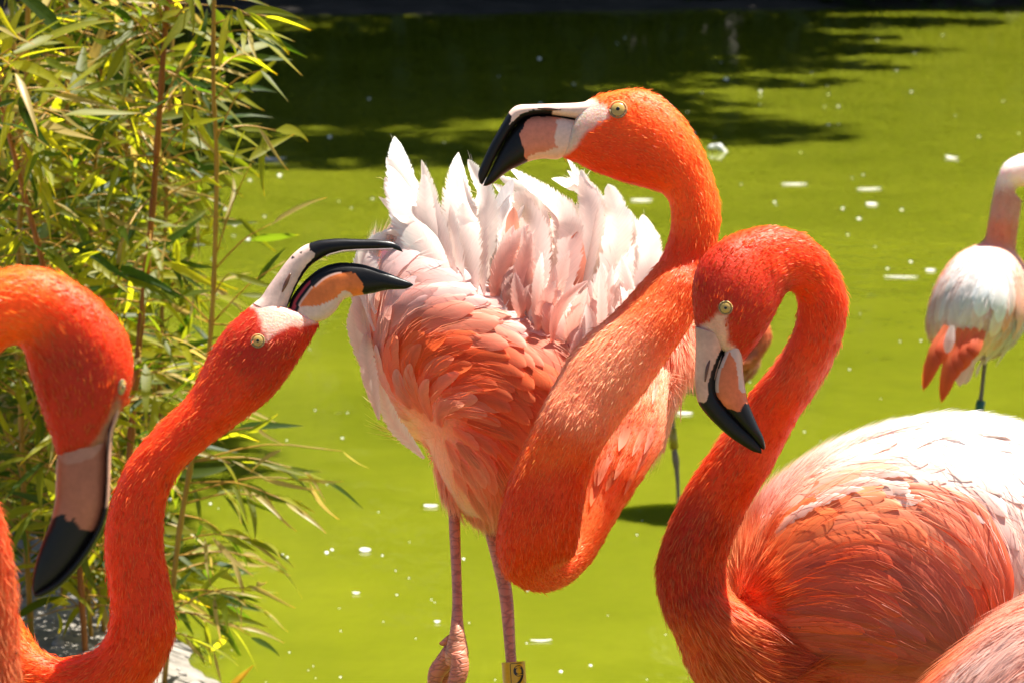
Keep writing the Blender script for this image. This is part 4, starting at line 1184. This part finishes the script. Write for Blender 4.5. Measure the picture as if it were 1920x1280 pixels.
# long wing edge feathers and the pale loose tips above them
for i in range(5):
    feather_on(b4, bvh4, 1700 + i * 7, 912 + i * 11, 330 - i * 12, 30, lambda x, y, i=i: f4(x, y), 6, 10, (.88, .30, .16), (.82, .09, .015), .06, .5, 24, mat=M_COVERT)
for x, y, l in ((1480, 975, 120), (1500, 955, 130), (1530, 930, 150), (1560, 905, 150), (1455, 1000, 110), (1600, 890, 130), (1640, 915, 70)):
    feather_on(b4, bvh4, x, y, l, 30, f4, 3, 12, (.9, .5, .35), WH, .4, .9, 22, bend=.25)
for i in range(12):
    x = rg.uniform(1620, 1920); y = 793 + rg.uniform(5, 30)
    feather_on(b4, bvh4, x, y, rg.uniform(70, 110), 26, f4, 3, rg.uniform(8, 16), PW, WH, .3, .9, 20)
for sx in (-40, 70):
    tp = P(1830 + sx, 1470, 3.46 + sx * .0006); std_leg(b4, tp, tp[0] + .01, tp[1] + .02, LC)

# ---------------------------------------------------------------- open-billed bird
b2 = Bird("orange flamingo stretching its neck with its bill wide open toward the ruffled one", [*P(-700, 1300, 3.3)[:2], gz(*P(-700, 1300, 3.3)[:2])])
hs = [(486, 558, 604, 600, 30, 3.3), (463, 578, 590, 628, 44, 3.3), (443, 596, 577, 648, 52, 3.3), (424, 614, 562, 672, 57, 3.3), (405, 640, 545, 698, 59, 3.3), (388, 670, 525, 727, 58, 3.3), (372, 703, 498, 755, 56, 3.3),
      (351, 742, 460, 784, 53, 3.3), (320, 773, 420, 813, 50, 3.3), (289, 803, 383, 843, 49, 3.3), (258, 838, 350, 870, 50, 3.3), (236, 870, 328, 902, 51, 3.3), (218, 910, 313, 936, 52, 3.3), (204, 950, 308, 970, 53, 3.3),
      (196, 1000, 307, 1005, 54, 3.3), (197, 1050, 310, 1050, 56, 3.3), (203, 1100, 320, 1100, 58, 3.3), (207, 1140, 327, 1145, 60, 3.3), (204, 1175, 328, 1186, 62, 3.3), (188, 1208, 316, 1225, 64, 3.305), (155, 1227, 282, 1285, 66, 3.31),
      (114, 1233, 205, 1340, 68, 3.315), (80, 1219, 110, 1362, 70, 3.32), (54, 1186, 5, 1335, 72, 3.325), (30, 1149, -60, 1270, 74, 3.33), (-20, 1090, -130, 1210, 76, 3.335), (-110, 1040, -210, 1190, 84, 3.34), (-250, 1020, -300, 1250, 110, 3.35), (-400, 1010, -420, 1300, 150, 3.35)]
nV, nF, nS = loft(hs, 220, 30, .95)
bodyS = [(-250, 1100, -255, 1220, 60), (-330, 1010, -340, 1330, 150), (-480, 950, -490, 1460, 220), (-680, 930, -680, 1520, 250), (-880, 970, -880, 1490, 230), (-1060, 1080, -1060, 1400, 160), (-1200, 1200, -1200, 1310, 60)]
bV, bF, bS = loft(bodyS, 50, 40, .95, 3.36)
b2.add_ctrl([(450, 640, *NECK_SHADE), (500, 680, *NECK_SHADE), (420, 720, *NECK), (380, 780, *NECK), (300, 860, *NECK), (260, 960, *NECK), (260, 1080, *NECK), (260, 1180, *NECK), (150, 1270, *NECK), (0, 1200, *NECK_LIT), (-400, 1150, .85, .2, .07), (-900, 1200, *PK), (-700, 1000, *PW)], 3.26)  # cheek painted as shaded, top of the low bend as sunlit
b2.flow_secs(nS, .0055, .010, .22)
body_flow(b2, bvh_of(bV, bF), [[(-300, 1150), (-600, 1050), (-1100, 1200)], [(-300, 1200), (-600, 1300), (-1100, 1300)]], .03, .2, 3.3)
SK2 = [([(462, 572), (490, 545), (560, 560), (620, 590), (605, 603), (570, 611), (545, 613), (525, 622), (500, 640), (496, 632), (489, 610), (486, 590), (478, 580)], (.78, .44, .34))]
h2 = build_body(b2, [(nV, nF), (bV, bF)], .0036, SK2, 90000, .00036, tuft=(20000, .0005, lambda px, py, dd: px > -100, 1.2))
MU = [(541, 572), (549, 552), (558, 533), (569, 515), (582, 499), (600, 486.5), (619, 477), (643, 471), (670, 469), (704, 468), (736, 467), (746, 470)]
def p2u(px, py, V):
    nn = nc(V) - .5; c = np.tile((.68, .47, .39), (len(V), 1)) * (.85 + .3 * vnoise(V, 110, 8))[:, None]
    c[(px > np.interp(py, [450, 456, 470, 476, 484], [582, 580, 581, 592, 590]) + 5 * nn) | (poly_dist(px, py, MU) < np.interp(px, [540, 560, 590], [2.5, 4.5, 9]))] = BLACK
    for bx, by in ((564, 474), (549, 483)): c[np.hypot(px - bx, py - by) < 2.4] = BLACK
    return c
ML = [(540, 580), (546, 560), (558, 542), (572, 526), (592, 509), (613, 498), (637, 493), (660, 493.5), (684, 497), (714, 507), (745, 519.5), (774, 533)]
def p2l(px, py, V):
    nn = nc(V) - .5; c = np.tile(BORANGE, (len(V), 1)) * (.85 + .3 * vnoise(V, 120, 9))[:, None]
    dm = poly_dist(px, py, ML)
    c[(poly_dist(px, py, [(555, 590), (600, 588), (640, 570), (648, 560)]) < 14)] = (.64, .46, .40)
    c[(dm < 21) & (px < 640)] = (.66, .40, .32)
    c[dm < 18 - 0 * px] = BLACK
    c[(dm > 6) & (dm < 12) & (px < 582)] = (.35, .03, .04)
    edge = np.interp(py, [490, 518, 530, 545, 556], [640, 668, 676, 682, 682])
    c[px > edge + 8 * nn] = BLACK
    return c
bill_part(b2, "lower_bill", [(530, 592, 590, 606, 24), (539, 580, 610, 599, 26), (546, 560, 622, 590, 27), (558, 542, 631, 581, 27), (572, 526, 638, 569, 27), (592, 509, 648, 560, 26), (613, 498, 664, 556, 25), (637, 493, 682, 553, 23),
                             (660, 493.5, 704, 549, 21), (684, 497, 725, 544, 18), (714, 507, 745, 543, 14), (745, 519.5, 761, 542, 9), (766, 528, 770, 538, 5), (774, 533, 775, 535, 2)], 3.3, .85, p2l)
bill_part(b2, "upper_bill", [(474, 570, 530, 598, 30), (489, 558, 541, 572, 27), (503, 537, 549, 552, 24), (519, 515, 558, 533, 22), (535, 493, 569, 515, 20), (551, 475, 582, 499, 19), (567, 462.5, 600, 486, 18), (584, 455, 619, 477, 17), (604, 450, 643, 471, 16),
                             (635, 447.5, 670, 469, 14), (672, 448.5, 704, 468, 12), (704, 449.5, 736, 467, 10), (731, 452.5, 746, 470, 7), (747, 460, 752, 472, 4), (755, 471, 755.5, 473, 1)], 3.3, .85, p2u)
ts = []
for i in range(60):
    x = 612 + i * 2.1; y = np.interp(x, [p[0] for p in MU[4:]], [p[1] for p in MU[4:]])
    q = P(np.array([x, x + .4]), np.array([y - 1.5, y + 3.2]), np.array([3.291, 3.291])); ts.append(tube(q, [.0004, .0002], 4))
V, F = join(ts); o = mk("lamellae", V, F, M_BILL, b2.root, cols=np.tile((.35, .25, .25), (len(V), 1))); o['kind'] = 'stuff'
V, F = tube(P(np.array([529, 537, 545.]), np.array([548, 530, 512.]), np.array([3.288, 3.2885, 3.289])), [.0006, .0018, .0006], 8, 10)
mk("nostril", V, F, M_EYE, b2.root, cols=np.tile((.16, .06, .03), (len(V), 1)))
eye(b2, h2, 483.5, 639, 11.5)
for sx in (-40, 80):
    tp = P(-700 + sx, 1490, 3.36 + sx * .0006); std_leg(b2, tp, tp[0] + .01, tp[1] + .02, LC)

# ---------------------------------------------------------------- left edge bird, head hanging down
b1 = Bird("flamingo at the left edge arching its thick neck with its black-tipped bill pointing down", [*P(-750, 1700, 2.5)[:2], gz(*P(-750, 1700, 2.5)[:2])])
hs = [(107, 862, 207, 832, 44, 2.4), (95, 816, 221, 784, 56, 2.4), (77, 769, 240, 752, 66, 2.4), (60, 715, 248.5, 720, 72, 2.4), (48, 670, 251, 682, 74, 2.4), (43, 648, 241, 632, 74, 2.4), (42, 643, 205, 580, 74, 2.4), (36, 643, 150, 534, 74, 2.4),
      (22, 646, 87, 503, 74, 2.4), (6, 657, 28, 501, 74, 2.4), (-30, 690, -40, 522, 74, 2.4), (-62, 740, -120, 580, 74, 2.4), (-78, 800, -185, 680, 74, 2.4), (-75, 860, -215, 800, 75, 2.405), (-50, 890, -205, 920, 76, 2.41), (-20, 920, -180, 990, 77, 2.42),
      (3, 960, -160, 1050, 78, 2.43), (22, 1040, -135, 1100, 80, 2.435), (33, 1120, -122, 1160, 82, 2.44), (37, 1210, -125, 1230, 84, 2.445), (37, 1300, -140, 1320, 86, 2.45), (20, 1420, -170, 1400, 95, 2.46), (-60, 1560, -230, 1440, 120, 2.47), (-200, 1700, -300, 1430, 170, 2.48), (-380, 1830, -400, 1420, 220, 2.5)]
nV, nF, nS = loft(hs, 200, 32, .95)
bodyS = [(-180, 1480, -185, 1640, 80), (-280, 1380, -290, 1800, 220), (-450, 1310, -460, 1960, 300), (-700, 1290, -700, 2040, 330), (-950, 1340, -950, 2010, 310), (-1200, 1480, -1200, 1880, 220), (-1400, 1640, -1400, 1760, 80)]
bV, bF, bS = loft(bodyS, 50, 40, .95, 2.52)
b1.add_ctrl([(150, 760, *NECK_SHADE), (160, 680, *NECK_SHADE), (100, 700, *NECK_SHADE), (200, 640, *NECK), (130, 580, *NECK), (60, 560, *NECK_LIT), (0, 580, *NECK_LIT), (-100, 700, *NECK), (-100, 900, *NECK), (-60, 1100, .55, .07, .02), (-60, 1280, .55, .08, .025), (-400, 1600, .85, .25, .1), (-900, 1600, *PK), (-700, 1350, *PW)], 2.36)  # arch top painted as sunlit, cheek as shaded
b1.flow_secs(nS, .005, .009, .22)
body_flow(b1, bvh_of(bV, bF), [[(-300, 1550), (-600, 1400), (-1200, 1600)], [(-300, 1650), (-600, 1800), (-1200, 1750)]], .03, .2, 2.45)
SK1 = [([(98, 850), (112, 858), (135, 852), (155, 846), (172, 830), (188, 806), (205, 776), (217, 742), (230, 745), (228, 775), (225, 900), (95, 900)], (.36, .13, .075))]
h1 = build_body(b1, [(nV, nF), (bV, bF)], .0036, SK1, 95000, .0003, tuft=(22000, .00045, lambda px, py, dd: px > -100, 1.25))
M1 = [(222, 745), (212, 780), (205, 805), (200, 850), (199, 903), (196, 947), (182, 990), (149, 1042), (110, 1086), (78, 1108), (65, 1114)]
def p1u(px, py, V):
    nn = nc(V) - .5; c = np.tile((.50, .26, .18), (len(V), 1))
    c[(py > 950 + 8 * nn) | (poly_dist(px, py, M1) < 1.5)] = BLACK
    return c
def p1l(px, py, V):
    nn = nc(V) - .5; c = np.tile((.36, .115, .065), (len(V), 1)) * (.85 + .3 * vnoise(V, 60, 9))[:, None]
    c[(poly_dist(px, py, [(130, 850), (165, 840), (195, 800)]) < 20)] = (.40, .17, .115)
    c[(py > np.interp(px, [90, 105, 118, 128, 138, 150, 175, 200], [972, 962, 968, 980, 972, 990, 997, 982]) + 14 * nn) | (poly_dist(px, py, M1) < 1.5)] = BLACK
    return c
bill_part(b1, "lower_bill", [(112, 825, 214, 770, 40), (109, 845, 206, 805, 42), (105, 870, 202, 850, 43), (104, 900, 200, 903, 42), (103, 937, 197, 947, 40), (94, 978, 183, 992, 36), (81, 1011, 151, 1044, 30), (68, 1051, 112, 1088, 23), (61, 1085, 80, 1109, 15), (60.5, 1103, 67, 1115, 9), (63, 1114, 64, 1116, 3)], 2.4, .92, p1l)
bill_part(b1, "upper_bill", [(228, 750, 212, 772, 20), (222, 780, 205, 800, 24), (213, 810, 199, 812, 27), (209, 850, 198, 850, 28), (207, 903, 197, 903, 28), (203.5, 950, 194, 946, 27), (190, 998, 180, 988, 25), (156, 1053, 147, 1040, 22), (116, 1097, 108, 1084, 18), (82, 1117, 76, 1106, 12), (65, 1119, 63, 1113, 5)], 2.396, .9, p1u)
eye(b1, h1, 228, 725, 13, far=False, squash=.55, tilt=.15, iris=(.40, .28, .10))
for sx in (-60, 110):
    tp = P(-720 + sx, 2010, 2.52 + sx * .0005); std_leg(b1, tp, tp[0] + .01, tp[1] + .02, LC)

# ---------------------------------------------------------------- corner bird (wing only in view)
b5 = Bird("flamingo nearest the lower right corner, showing only the pink top of its folded wing", [*P(2150, 1450, 3.0)[:2], gz(*P(2150, 1450, 3.0)[:2])])
bodyS = [(1700, 1330, 1705, 1400, 40), (1760, 1262, 1780, 1500, 130), (1850, 1180, 1860, 1610, 220), (1930, 1120, 1940, 1680, 270), (2050, 1060, 2060, 1740, 290), (2250, 1040, 2250, 1740, 290), (2450, 1090, 2450, 1660, 240), (2600, 1200, 2600, 1500, 150), (2680, 1300, 2680, 1400, 50)]
bV, bF, bS = loft(bodyS, 60, 44, .95, 3.02)
bvh5 = bvh_of(bV, bF)
nk = [(2560, 1120, 2500, 1330, 130), (2620, 1060, 2540, 1180, 90), (2640, 960, 2530, 1000, 62), (2620, 860, 2510, 880, 55), (2580, 760, 2480, 800, 52), (2560, 660, 2450, 690, 50), (2570, 560, 2460, 560, 50), (2560, 470, 2470, 510, 52), (2510, 420, 2460, 500, 54), (2450, 420, 2430, 510, 54), (2400, 450, 2410, 540, 48), (2380, 480, 2400, 545, 34)]
nV, nF, nS = loft([r + (3.02,) for r in nk], 120, 26, .95)
b5.add_on([(1740, 1280, .84, .22, .09), (1800, 1225, .84, .22, .09), (1860, 1170, .80, .28, .16), (1920, 1130, .80, .3, .2), (1800, 1290, .74, .34, .26), (1880, 1230, .82, .5, .41), (1920, 1250, .74, .34, .26), (1850, 1300, .84, .55, .46), (2200, 1300, *PK), (2500, 1100, *O2)], bvh5, 3.0)
b5.add_ctrl([(2560, 900, *NECK), (2520, 700, *NECK), (2500, 470, *NECK)], 3.0)
b5.flow_secs(nS[::-1], .012, .008, .25)
LN5 = [[(2100, 1060), (1960, 1110), (1860, 1180), (1740, 1300)], [(2100, 1160), (1960, 1190), (1860, 1270), (1780, 1400)], [(2100, 1280), (1980, 1300), (1900, 1400)]]
body_flow(b5, bvh5, LN5, .036, .12, 2.8)
build_body(b5, [(nV, nF), (bV, bF)], .006, [], 26000, .0005, keep=lambda px, py, dd: (px > 1960) | (dd > 2.95), fine=(8000, .0003, lambda px, py, dd: px < 1960, .004, 1.0))
f5, _ = make_field(LN5)
rg = b5.rng
pts_ = scatter([(1950, 1110), (1960, 1290), (1800, 1290), (1750, 1290), (1850, 1190)], 45, rg, 20); pts_.sort(key=lambda q: q[0])
for x, y in pts_:
    loc, no = ray_front(bvh5, x, y)
    if loc is None: continue
    c = b5.colour(loc[None])[0]
    feather_on(b5, bvh5, x, y, rg.uniform(130, 220), rg.uniform(34, 50), f5, 2, rg.uniform(4, 9), c * .95, np.clip(c * [1.05, 1.15, 1.2], 0, .92), .06, .6, 20, mat=M_COVERT)
bill_part(b5, "lower_bill", [(2412, 500, 2400, 548, 26), (2372, 530, 2385, 575, 24), (2350, 580, 2375, 610, 18), (2345, 640, 2358, 650, 8)], 3.02, .9, lambda px, py, V: np.where((py > 570)[:, None], BLACK, BPINK))
bill_part(b5, "upper_bill", [(2400, 455, 2412, 500, 24), (2362, 490, 2376, 530, 20), (2335, 560, 2352, 582, 14), (2338, 640, 2346, 645, 6)], 3.02, .9, lambda px, py, V: np.where((py > 550)[:, None], BLACK, SKINW))
for sx in (-40, 80):
    tp = P(2200 + sx, 1720, 3.02 + sx * .0006); std_leg(b5, tp, tp[0] + .01, tp[1] + .02, LC)

# ---------------------------------------------------------------- pale bird behind, at the right edge
D6 = 6.4
q = P(1860, 900, D6)
b6 = Bird("pale pink red-tailed flamingo seen from behind, standing in the water at the right edge", [q[0], q[1], -.15])
bodyS = [(1838, 456, 1868, 458, 40), (1800, 474, 1902, 472, 100), (1770, 506, 1925, 505, 140), (1750, 545, 1934, 550, 160), (1738, 590, 1930, 592, 160), (1738, 622, 1915, 625, 140), (1750, 645, 1895, 650, 100), (1775, 662, 1870, 668, 60), (1800, 668, 1850, 672, 20)]
bV, bF, bS = loft(bodyS, 50, 36, .95, D6)
bvh6 = bvh_of(bV, bF)
nk = [(1975, 372, 1985, 300, 30), (1950, 355, 1955, 291, 32), (1922, 350, 1917, 288, 33), (1900, 352, 1884, 305, 33), (1906, 368, 1869, 335, 32), (1916, 375, 1861, 365, 30), (1912, 410, 1854, 405, 30), (1906, 455, 1846, 450, 31), (1900, 500, 1842, 500, 40)]
nV, nF, nS = loft([r + (D6 - .02,) for r in nk], 80, 24, .95)
GP = (.80, .48, .42)
b6.add_ctrl([(1900, 300, *WH), (1880, 320, *PW), (1890, 380, .62, .26, .18), (1880, 440, .66, .2, .1)], D6 - .04)  # top of the neck bend painted white as if sunlit
b6.add_on([(1840, 480, *WH), (1800, 500, .93, .74, .68), (1780, 530, .92, .62, .52), (1760, 510, .85, .35, .2), (1820, 560, .93, .78, .73), (1800, 600, .92, .70, .64), (1760, 580, *GP), (1870, 520, *WH), (1905, 540, .85, .35, .2), (1860, 580, *GP), (1870, 630, .66, .5, .45), (1910, 600, .62, .5, .44), (1845, 640, *GP), (1790, 645, .8, .12, .05)], bvh6, D6)
b6.flow_secs(nS, .012, .016, .2)
LN6 = [[(1850, 460), (1790, 520), (1765, 590), (1780, 660)], [(1870, 465), (1840, 530), (1815, 600), (1800, 670)], [(1880, 465), (1905, 540), (1890, 610), (1850, 660)]]
body_flow(b6, bvh6, LN6, .045, .05, D6 - .1)
build_body(b6, [(nV, nF), (bV, bF)], .007, [], 9000, .0011, lenmul=.6)
f6, _ = make_field(LN6); rg = b6.rng
pts_ = scatter([(1800, 490), (1890, 480), (1925, 530), (1920, 600), (1870, 640), (1780, 630), (1750, 570)], 40, rg, 18); pts_.sort(key=lambda q: -q[1])
for x, y in pts_:
    loc, no = ray_front(bvh6, x, y)
    if loc is None: continue
    c = b6.colour(loc[None])[0]
    feather_on(b6, bvh6, x, y, rg.uniform(70, 110), rg.uniform(26, 42), f6, 1, rg.uniform(3, 7), c * .95, np.clip(c * 1.08, 0, .92), .08, .6, 12, mat=M_COVERT)
for a, m_, t_, wp in (((1775, 610), (1752, 670), (1731, 731), 30), ((1785, 615), (1765, 660), (1742, 700), 26), ((1800, 615), (1782, 690), (1765, 754), 32), ((1815, 615), (1795, 680), (1776, 725), 28), ((1830, 615), (1812, 665), (1791, 703), 30), ((1845, 620), (1825, 655), (1812, 680), 26)):
    q = np.array([a, m_, t_], float); feather(b6, P(q[:, 0], q[:, 1], np.array([D6 - .15, D6 - .17, D6 - .16])), np.tile((0, -1., .3), (3, 1)), wp * D6 / FPX / 2, (.84, .20, .09), (.76, .09, .025), 16, .1, .8)
q = np.array([(1786, 610), (1780, 640), (1775, 662)], float)
feather(b6, P(q[:, 0], q[:, 1], np.array([D6 - .175, D6 - .18, D6 - .18])), np.tile((0, -1., .3), (3, 1)), 20 * D6 / FPX / 2, WH, WH, 14, .1, .7)
GL = (.16, .12, .09)
yb = -493 + FPX * (CAM_H + .12) / D6
lg = leg(b6, P(np.array([1849, 1847, 1840, 1835, 1832, 1830, 1828]), np.array([655, 675, 740, 785, 800, 830, yb]), np.full(7, D6)), [.008, .0042, .0038, .005, .007, .004, .004], GL)
V, F = tube(P(np.array([1839.5, 1836]), np.array([750, 774]), np.full(2, D6)), [.0082, .0082], 14)
mk("leg_band", V, F, M_COLMATTE, lg, cols=np.tile((.01, .09, .06), (len(V), 1)))

# ---------------------------------------------------------------- dozing bird in the water, mostly hidden
D7 = 7.0
q = P(1330, 800, D7)
b7 = Bird("greyish flamingo dozing in the water, mostly hidden by the right flamingo's head", [q[0], q[1], -.15])
bodyS = [(1228, 690, 1230, 705, 12), (1245, 665, 1250, 722, 40), (1275, 640, 1285, 732, 65), (1310, 615, 1320, 737, 80), (1350, 605, 1360, 735, 85), (1385, 610, 1390, 722, 75), (1412, 622, 1415, 700, 50), (1425, 640, 1425, 680, 20)]
bV, bF, bS = loft(bodyS, 40, 30, .95, D7)
nk = [(1340, 585, 1340, 625, 20), (1375, 570, 1372, 618, 24), (1415, 580, 1395, 620, 26), (1440, 605, 1405, 632, 27), (1447, 632, 1410, 650, 28), (1435, 660, 1405, 662, 30), (1410, 685, 1385, 670, 34), (1380, 700, 1360, 670, 36)]
nV, nF, nS = loft([r + (D7 - .08,) for r in nk], 60, 22, .95)
b7.add_ctrl([(1250, 690, .55, .40, .26), (1290, 690, .50, .36, .24), (1290, 725, .60, .42, .32), (1330, 680, .55, .36, .25)], D7 - .05)
b7.add_ctrl([(1440, 630, .62, .14, .05), (1420, 600, .62, .14, .05), (1400, 680, .6, .16, .07)], D7 - .1)
b7.flow_secs(nS, .01, .015, .2)
body_flow(b7, bvh_of(bV, bF), [[(1400, 640), (1330, 660), (1240, 700)], [(1400, 690), (1330, 710), (1250, 715)]], .03, .15, D7)
build_body(b7, [(nV, nF), (bV, bF)], .008, [], 8000, .0013)
yb = -493 + FPX * (CAM_H + .12) / D7
lg = leg(b7, P(np.array([1258, 1257, 1261, 1264, 1267, 1269, 1272, 1274]), np.array([705, 735, 790, 838, 862, 882, 935, yb]), np.full(8, D7)), [.009, .005, .0046, .0052, .0072, .0048, .0035, .0035], (.20, .14, .10))
V, F = tube(P(np.array([1259.5, 1264]), np.array([803, 841]), np.full(2, D7)), [.0085, .0085], 14)
c = np.tile((.02, .025, .012), (len(V), 1)); px, py, _ = PX(V); c[np.abs(py - 822) > 11] = (.30, .22, .02)
mk("leg_band", V, F, M_COLMATTE, lg, cols=c)

# ------------------------------------------------------------------ things afloat and on the bank
def drift_feather(label, x, y, wpx, hpx, ang=0.0, name="drifting_feather"):
    c = on_plane(x, y, .001); d = PX(c)[2]
    Lm = wpx * .8 * d / FPX; n = 10
    t = np.linspace(-.5, .5, n)
    ca, sa = math.cos(ang), math.sin(ang)
    pts = c + np.stack([t * Lm * ca, t * Lm * sa * 2, .0008 + .002 * (t * 2) ** 2], -1)
    V, F, B, tt, u = strip(pts, np.tile((0, 0, 1.), (n, 1)), hpx * .75 * d / FPX * 2.2, profile(n, .6, .3), .2, RNG, -.15)
    V2 = V - np.array([0, 0, .0008]); m = len(V)
    FF = np.vstack([F, F[:, ::-1] + m])
    o = mk(name, np.vstack([V, V2]), FF, M_FEATHER, None, cols=np.tile((.86, .84, .80), (2 * m, 1)), vecs={"barb": np.vstack([B, B])})
    return tag(o, label, 'feather', "white feathers drifting on the pond")

for lab, x, y, wv, hv, an in (
        ("round white feather drifting alone on the green water left of the raised foot", 685, 1032, 26, 10, .1),
        ("white feather drifting close behind the two long pink legs", 808, 949, 34, 6, .0),
        ("small white feather drifting just below the tip of a dry bamboo spray", 668, 1112, 18, 4, .0),
        ("white feather drifting low in the picture, right of the yellow leg band", 1015, 1201, 52, 3, .05),
        ("white feather drifting beside the dark banded leg behind", 1283, 775, 40, 6, -.05),
        ("thin white feather drifting under the raised orange head", 1203, 376, 52, 5, .0),
        ("thin white feather drifting at the level of the upper bend, right of the neck", 1490, 346, 60, 4, .0),
        ("thin pale feather drifting between the right neck and the bird at the edge", 1630, 355, 60, 4, .1),
        ("white feather drifting nearest the pale bird's left side", 1745, 508, 24, 7, .0),
        ("long streaky feather drifting left of the pale bird", 1690, 520, 80, 3, -.06),
        ("bright white feather drifting on open water above right of the orange neck", 1635, 384, 26, 9, .2),
        ("bright round feather drifting on open water upper right", 1785, 297, 16, 12, .3),
        ("white feather standing off the shaded water right of the bamboo", 508, 300, 22, 22, .8),
        ("blurred white feather on the black water among the top right bamboo leaves", 447, 90, 26, 12, .2),
        ("white feather drifting near the shore by the low bamboo sprays", 820, 1166, 14, 5, .0)):
    drift_feather(lab, x, y, wv, hv, an)

# pale curled husk afloat behind the tall neck
c = on_plane(1340, 284, 0); d = PX(c)[2]; s = d / FPX
q = np.array([(-16, 1, 3), (-10, 5, 5), (-2, 9, 6), (7, 9, 5.5), (13, 5, 6), (20, 0, 4), (26, -3, 2)], float)
V, F = tube(np.stack([c[0] + q[:, 0] * s, c[1] + 0 * q[:, 0], q[:, 1] * s], -1), q[:, 2] * s, 10, 24)
V = V + (vnoise(V, 60, 2) - .5)[:, None] * .02 * np.array([1, 1, .6])
tag(mk("curled_husk", V, F, M_WHITE, None), "pale curled palm husk floating half submerged behind the tall neck", "husk")

# foam and down flecks on the pond
r = np.random.default_rng(77); parts = []
n = 0
while n < 420:
    y = 60 + 1230 * r.random() ** .9; x = r.uniform(-300, 2250)
    c = on_plane(x, y, .0)
    if shore(np.array([c[0]]), np.array([c[1]]))[0] > -.05: continue
    if x < 1000 and y < 300 and r.random() < .7: continue
    d = PX(c)[2]; rad = r.choice([1.5, 2.2, 3.2, 4.4], p=[.45, .3, .18, .07]) * d / FPX
    th = np.linspace(0, 6.283, 8, endpoint=False); w_ = rad * (.75 + .5 * r.random(8)); asp = r.uniform(.8, 2.2)
    low = c + np.stack([np.cos(th) * w_, np.sin(th) * w_ * asp, np.full(8, -.001)], -1)
    top = c + np.stack([np.cos(th) * w_ * .6, np.sin(th) * w_ * .6 * asp, np.full(8, rad * .45)], -1)
    V = np.vstack([low, top, c + [0, 0, rad * .6], c - [0, 0, .001]])
    parts.append((V, ring_faces(2, 8))); parts[-1] = (np.vstack([low, top, (c - [0, 0, .001])[None], (c + [0, 0, rad * .6])[None]]), ring_faces(2, 8)); n += 1
V, F = join(parts)
tag(mk("foam_flecks", V, F, M_WHITE, None), "tiny white flecks of foam and down scattered over the pond", "foam", kind='stuff')

# pebbles and litter on the bank
parts = []
for i in range(900):
    x = r.uniform(-1.6, -.3); y = r.uniform(4.9, 7.4)
    if shore(np.array([x]), np.array([y]))[0] < .01: continue
    s = r.choice([.004, .007, .012], p=[.6, .3, .1]); z = gz(x, y)
    th = np.linspace(0, 6.283, 7, endpoint=False); w_ = s * (.7 + .6 * r.random(7))
    low = np.stack([x + np.cos(th) * w_, y + np.sin(th) * w_, np.full(7, z - .003)], -1)
    top = np.stack([x + np.cos(th) * w_ * .7, y + np.sin(th) * w_ * .7, np.full(7, z + s * .45)], -1)
    parts.append((np.vstack([low, top, [(x, y, z - .003)], [(x, y, z + s * .6)]]), ring_faces(2, 7)))
V, F = join(parts)
tag(mk("pebbles", V, F, M_PEBBLE, None), "small grey pebbles strewn on the sandy bank", "pebbles", kind='stuff')

q = on_plane(445, 1268, .03)
o = bpy.data.objects.new("fallen_leaf", leaf_mesh(77, .055, .016, True)); COL.objects.link(o)
o.data.materials.clear(); o.data.materials.append(mat_leaf("yellow_leaf", (.50, .27, .02), (.55, .3, .02), (1.6, 1.5, 1), .4))
o.location = (q[0] - .01, q[1], gz(q[0], q[1]) + .012); o.rotation_euler = (.5, -1.0, .5)
tag(o, "yellow curled leaf lying on the sand at the water's edge", "leaf")
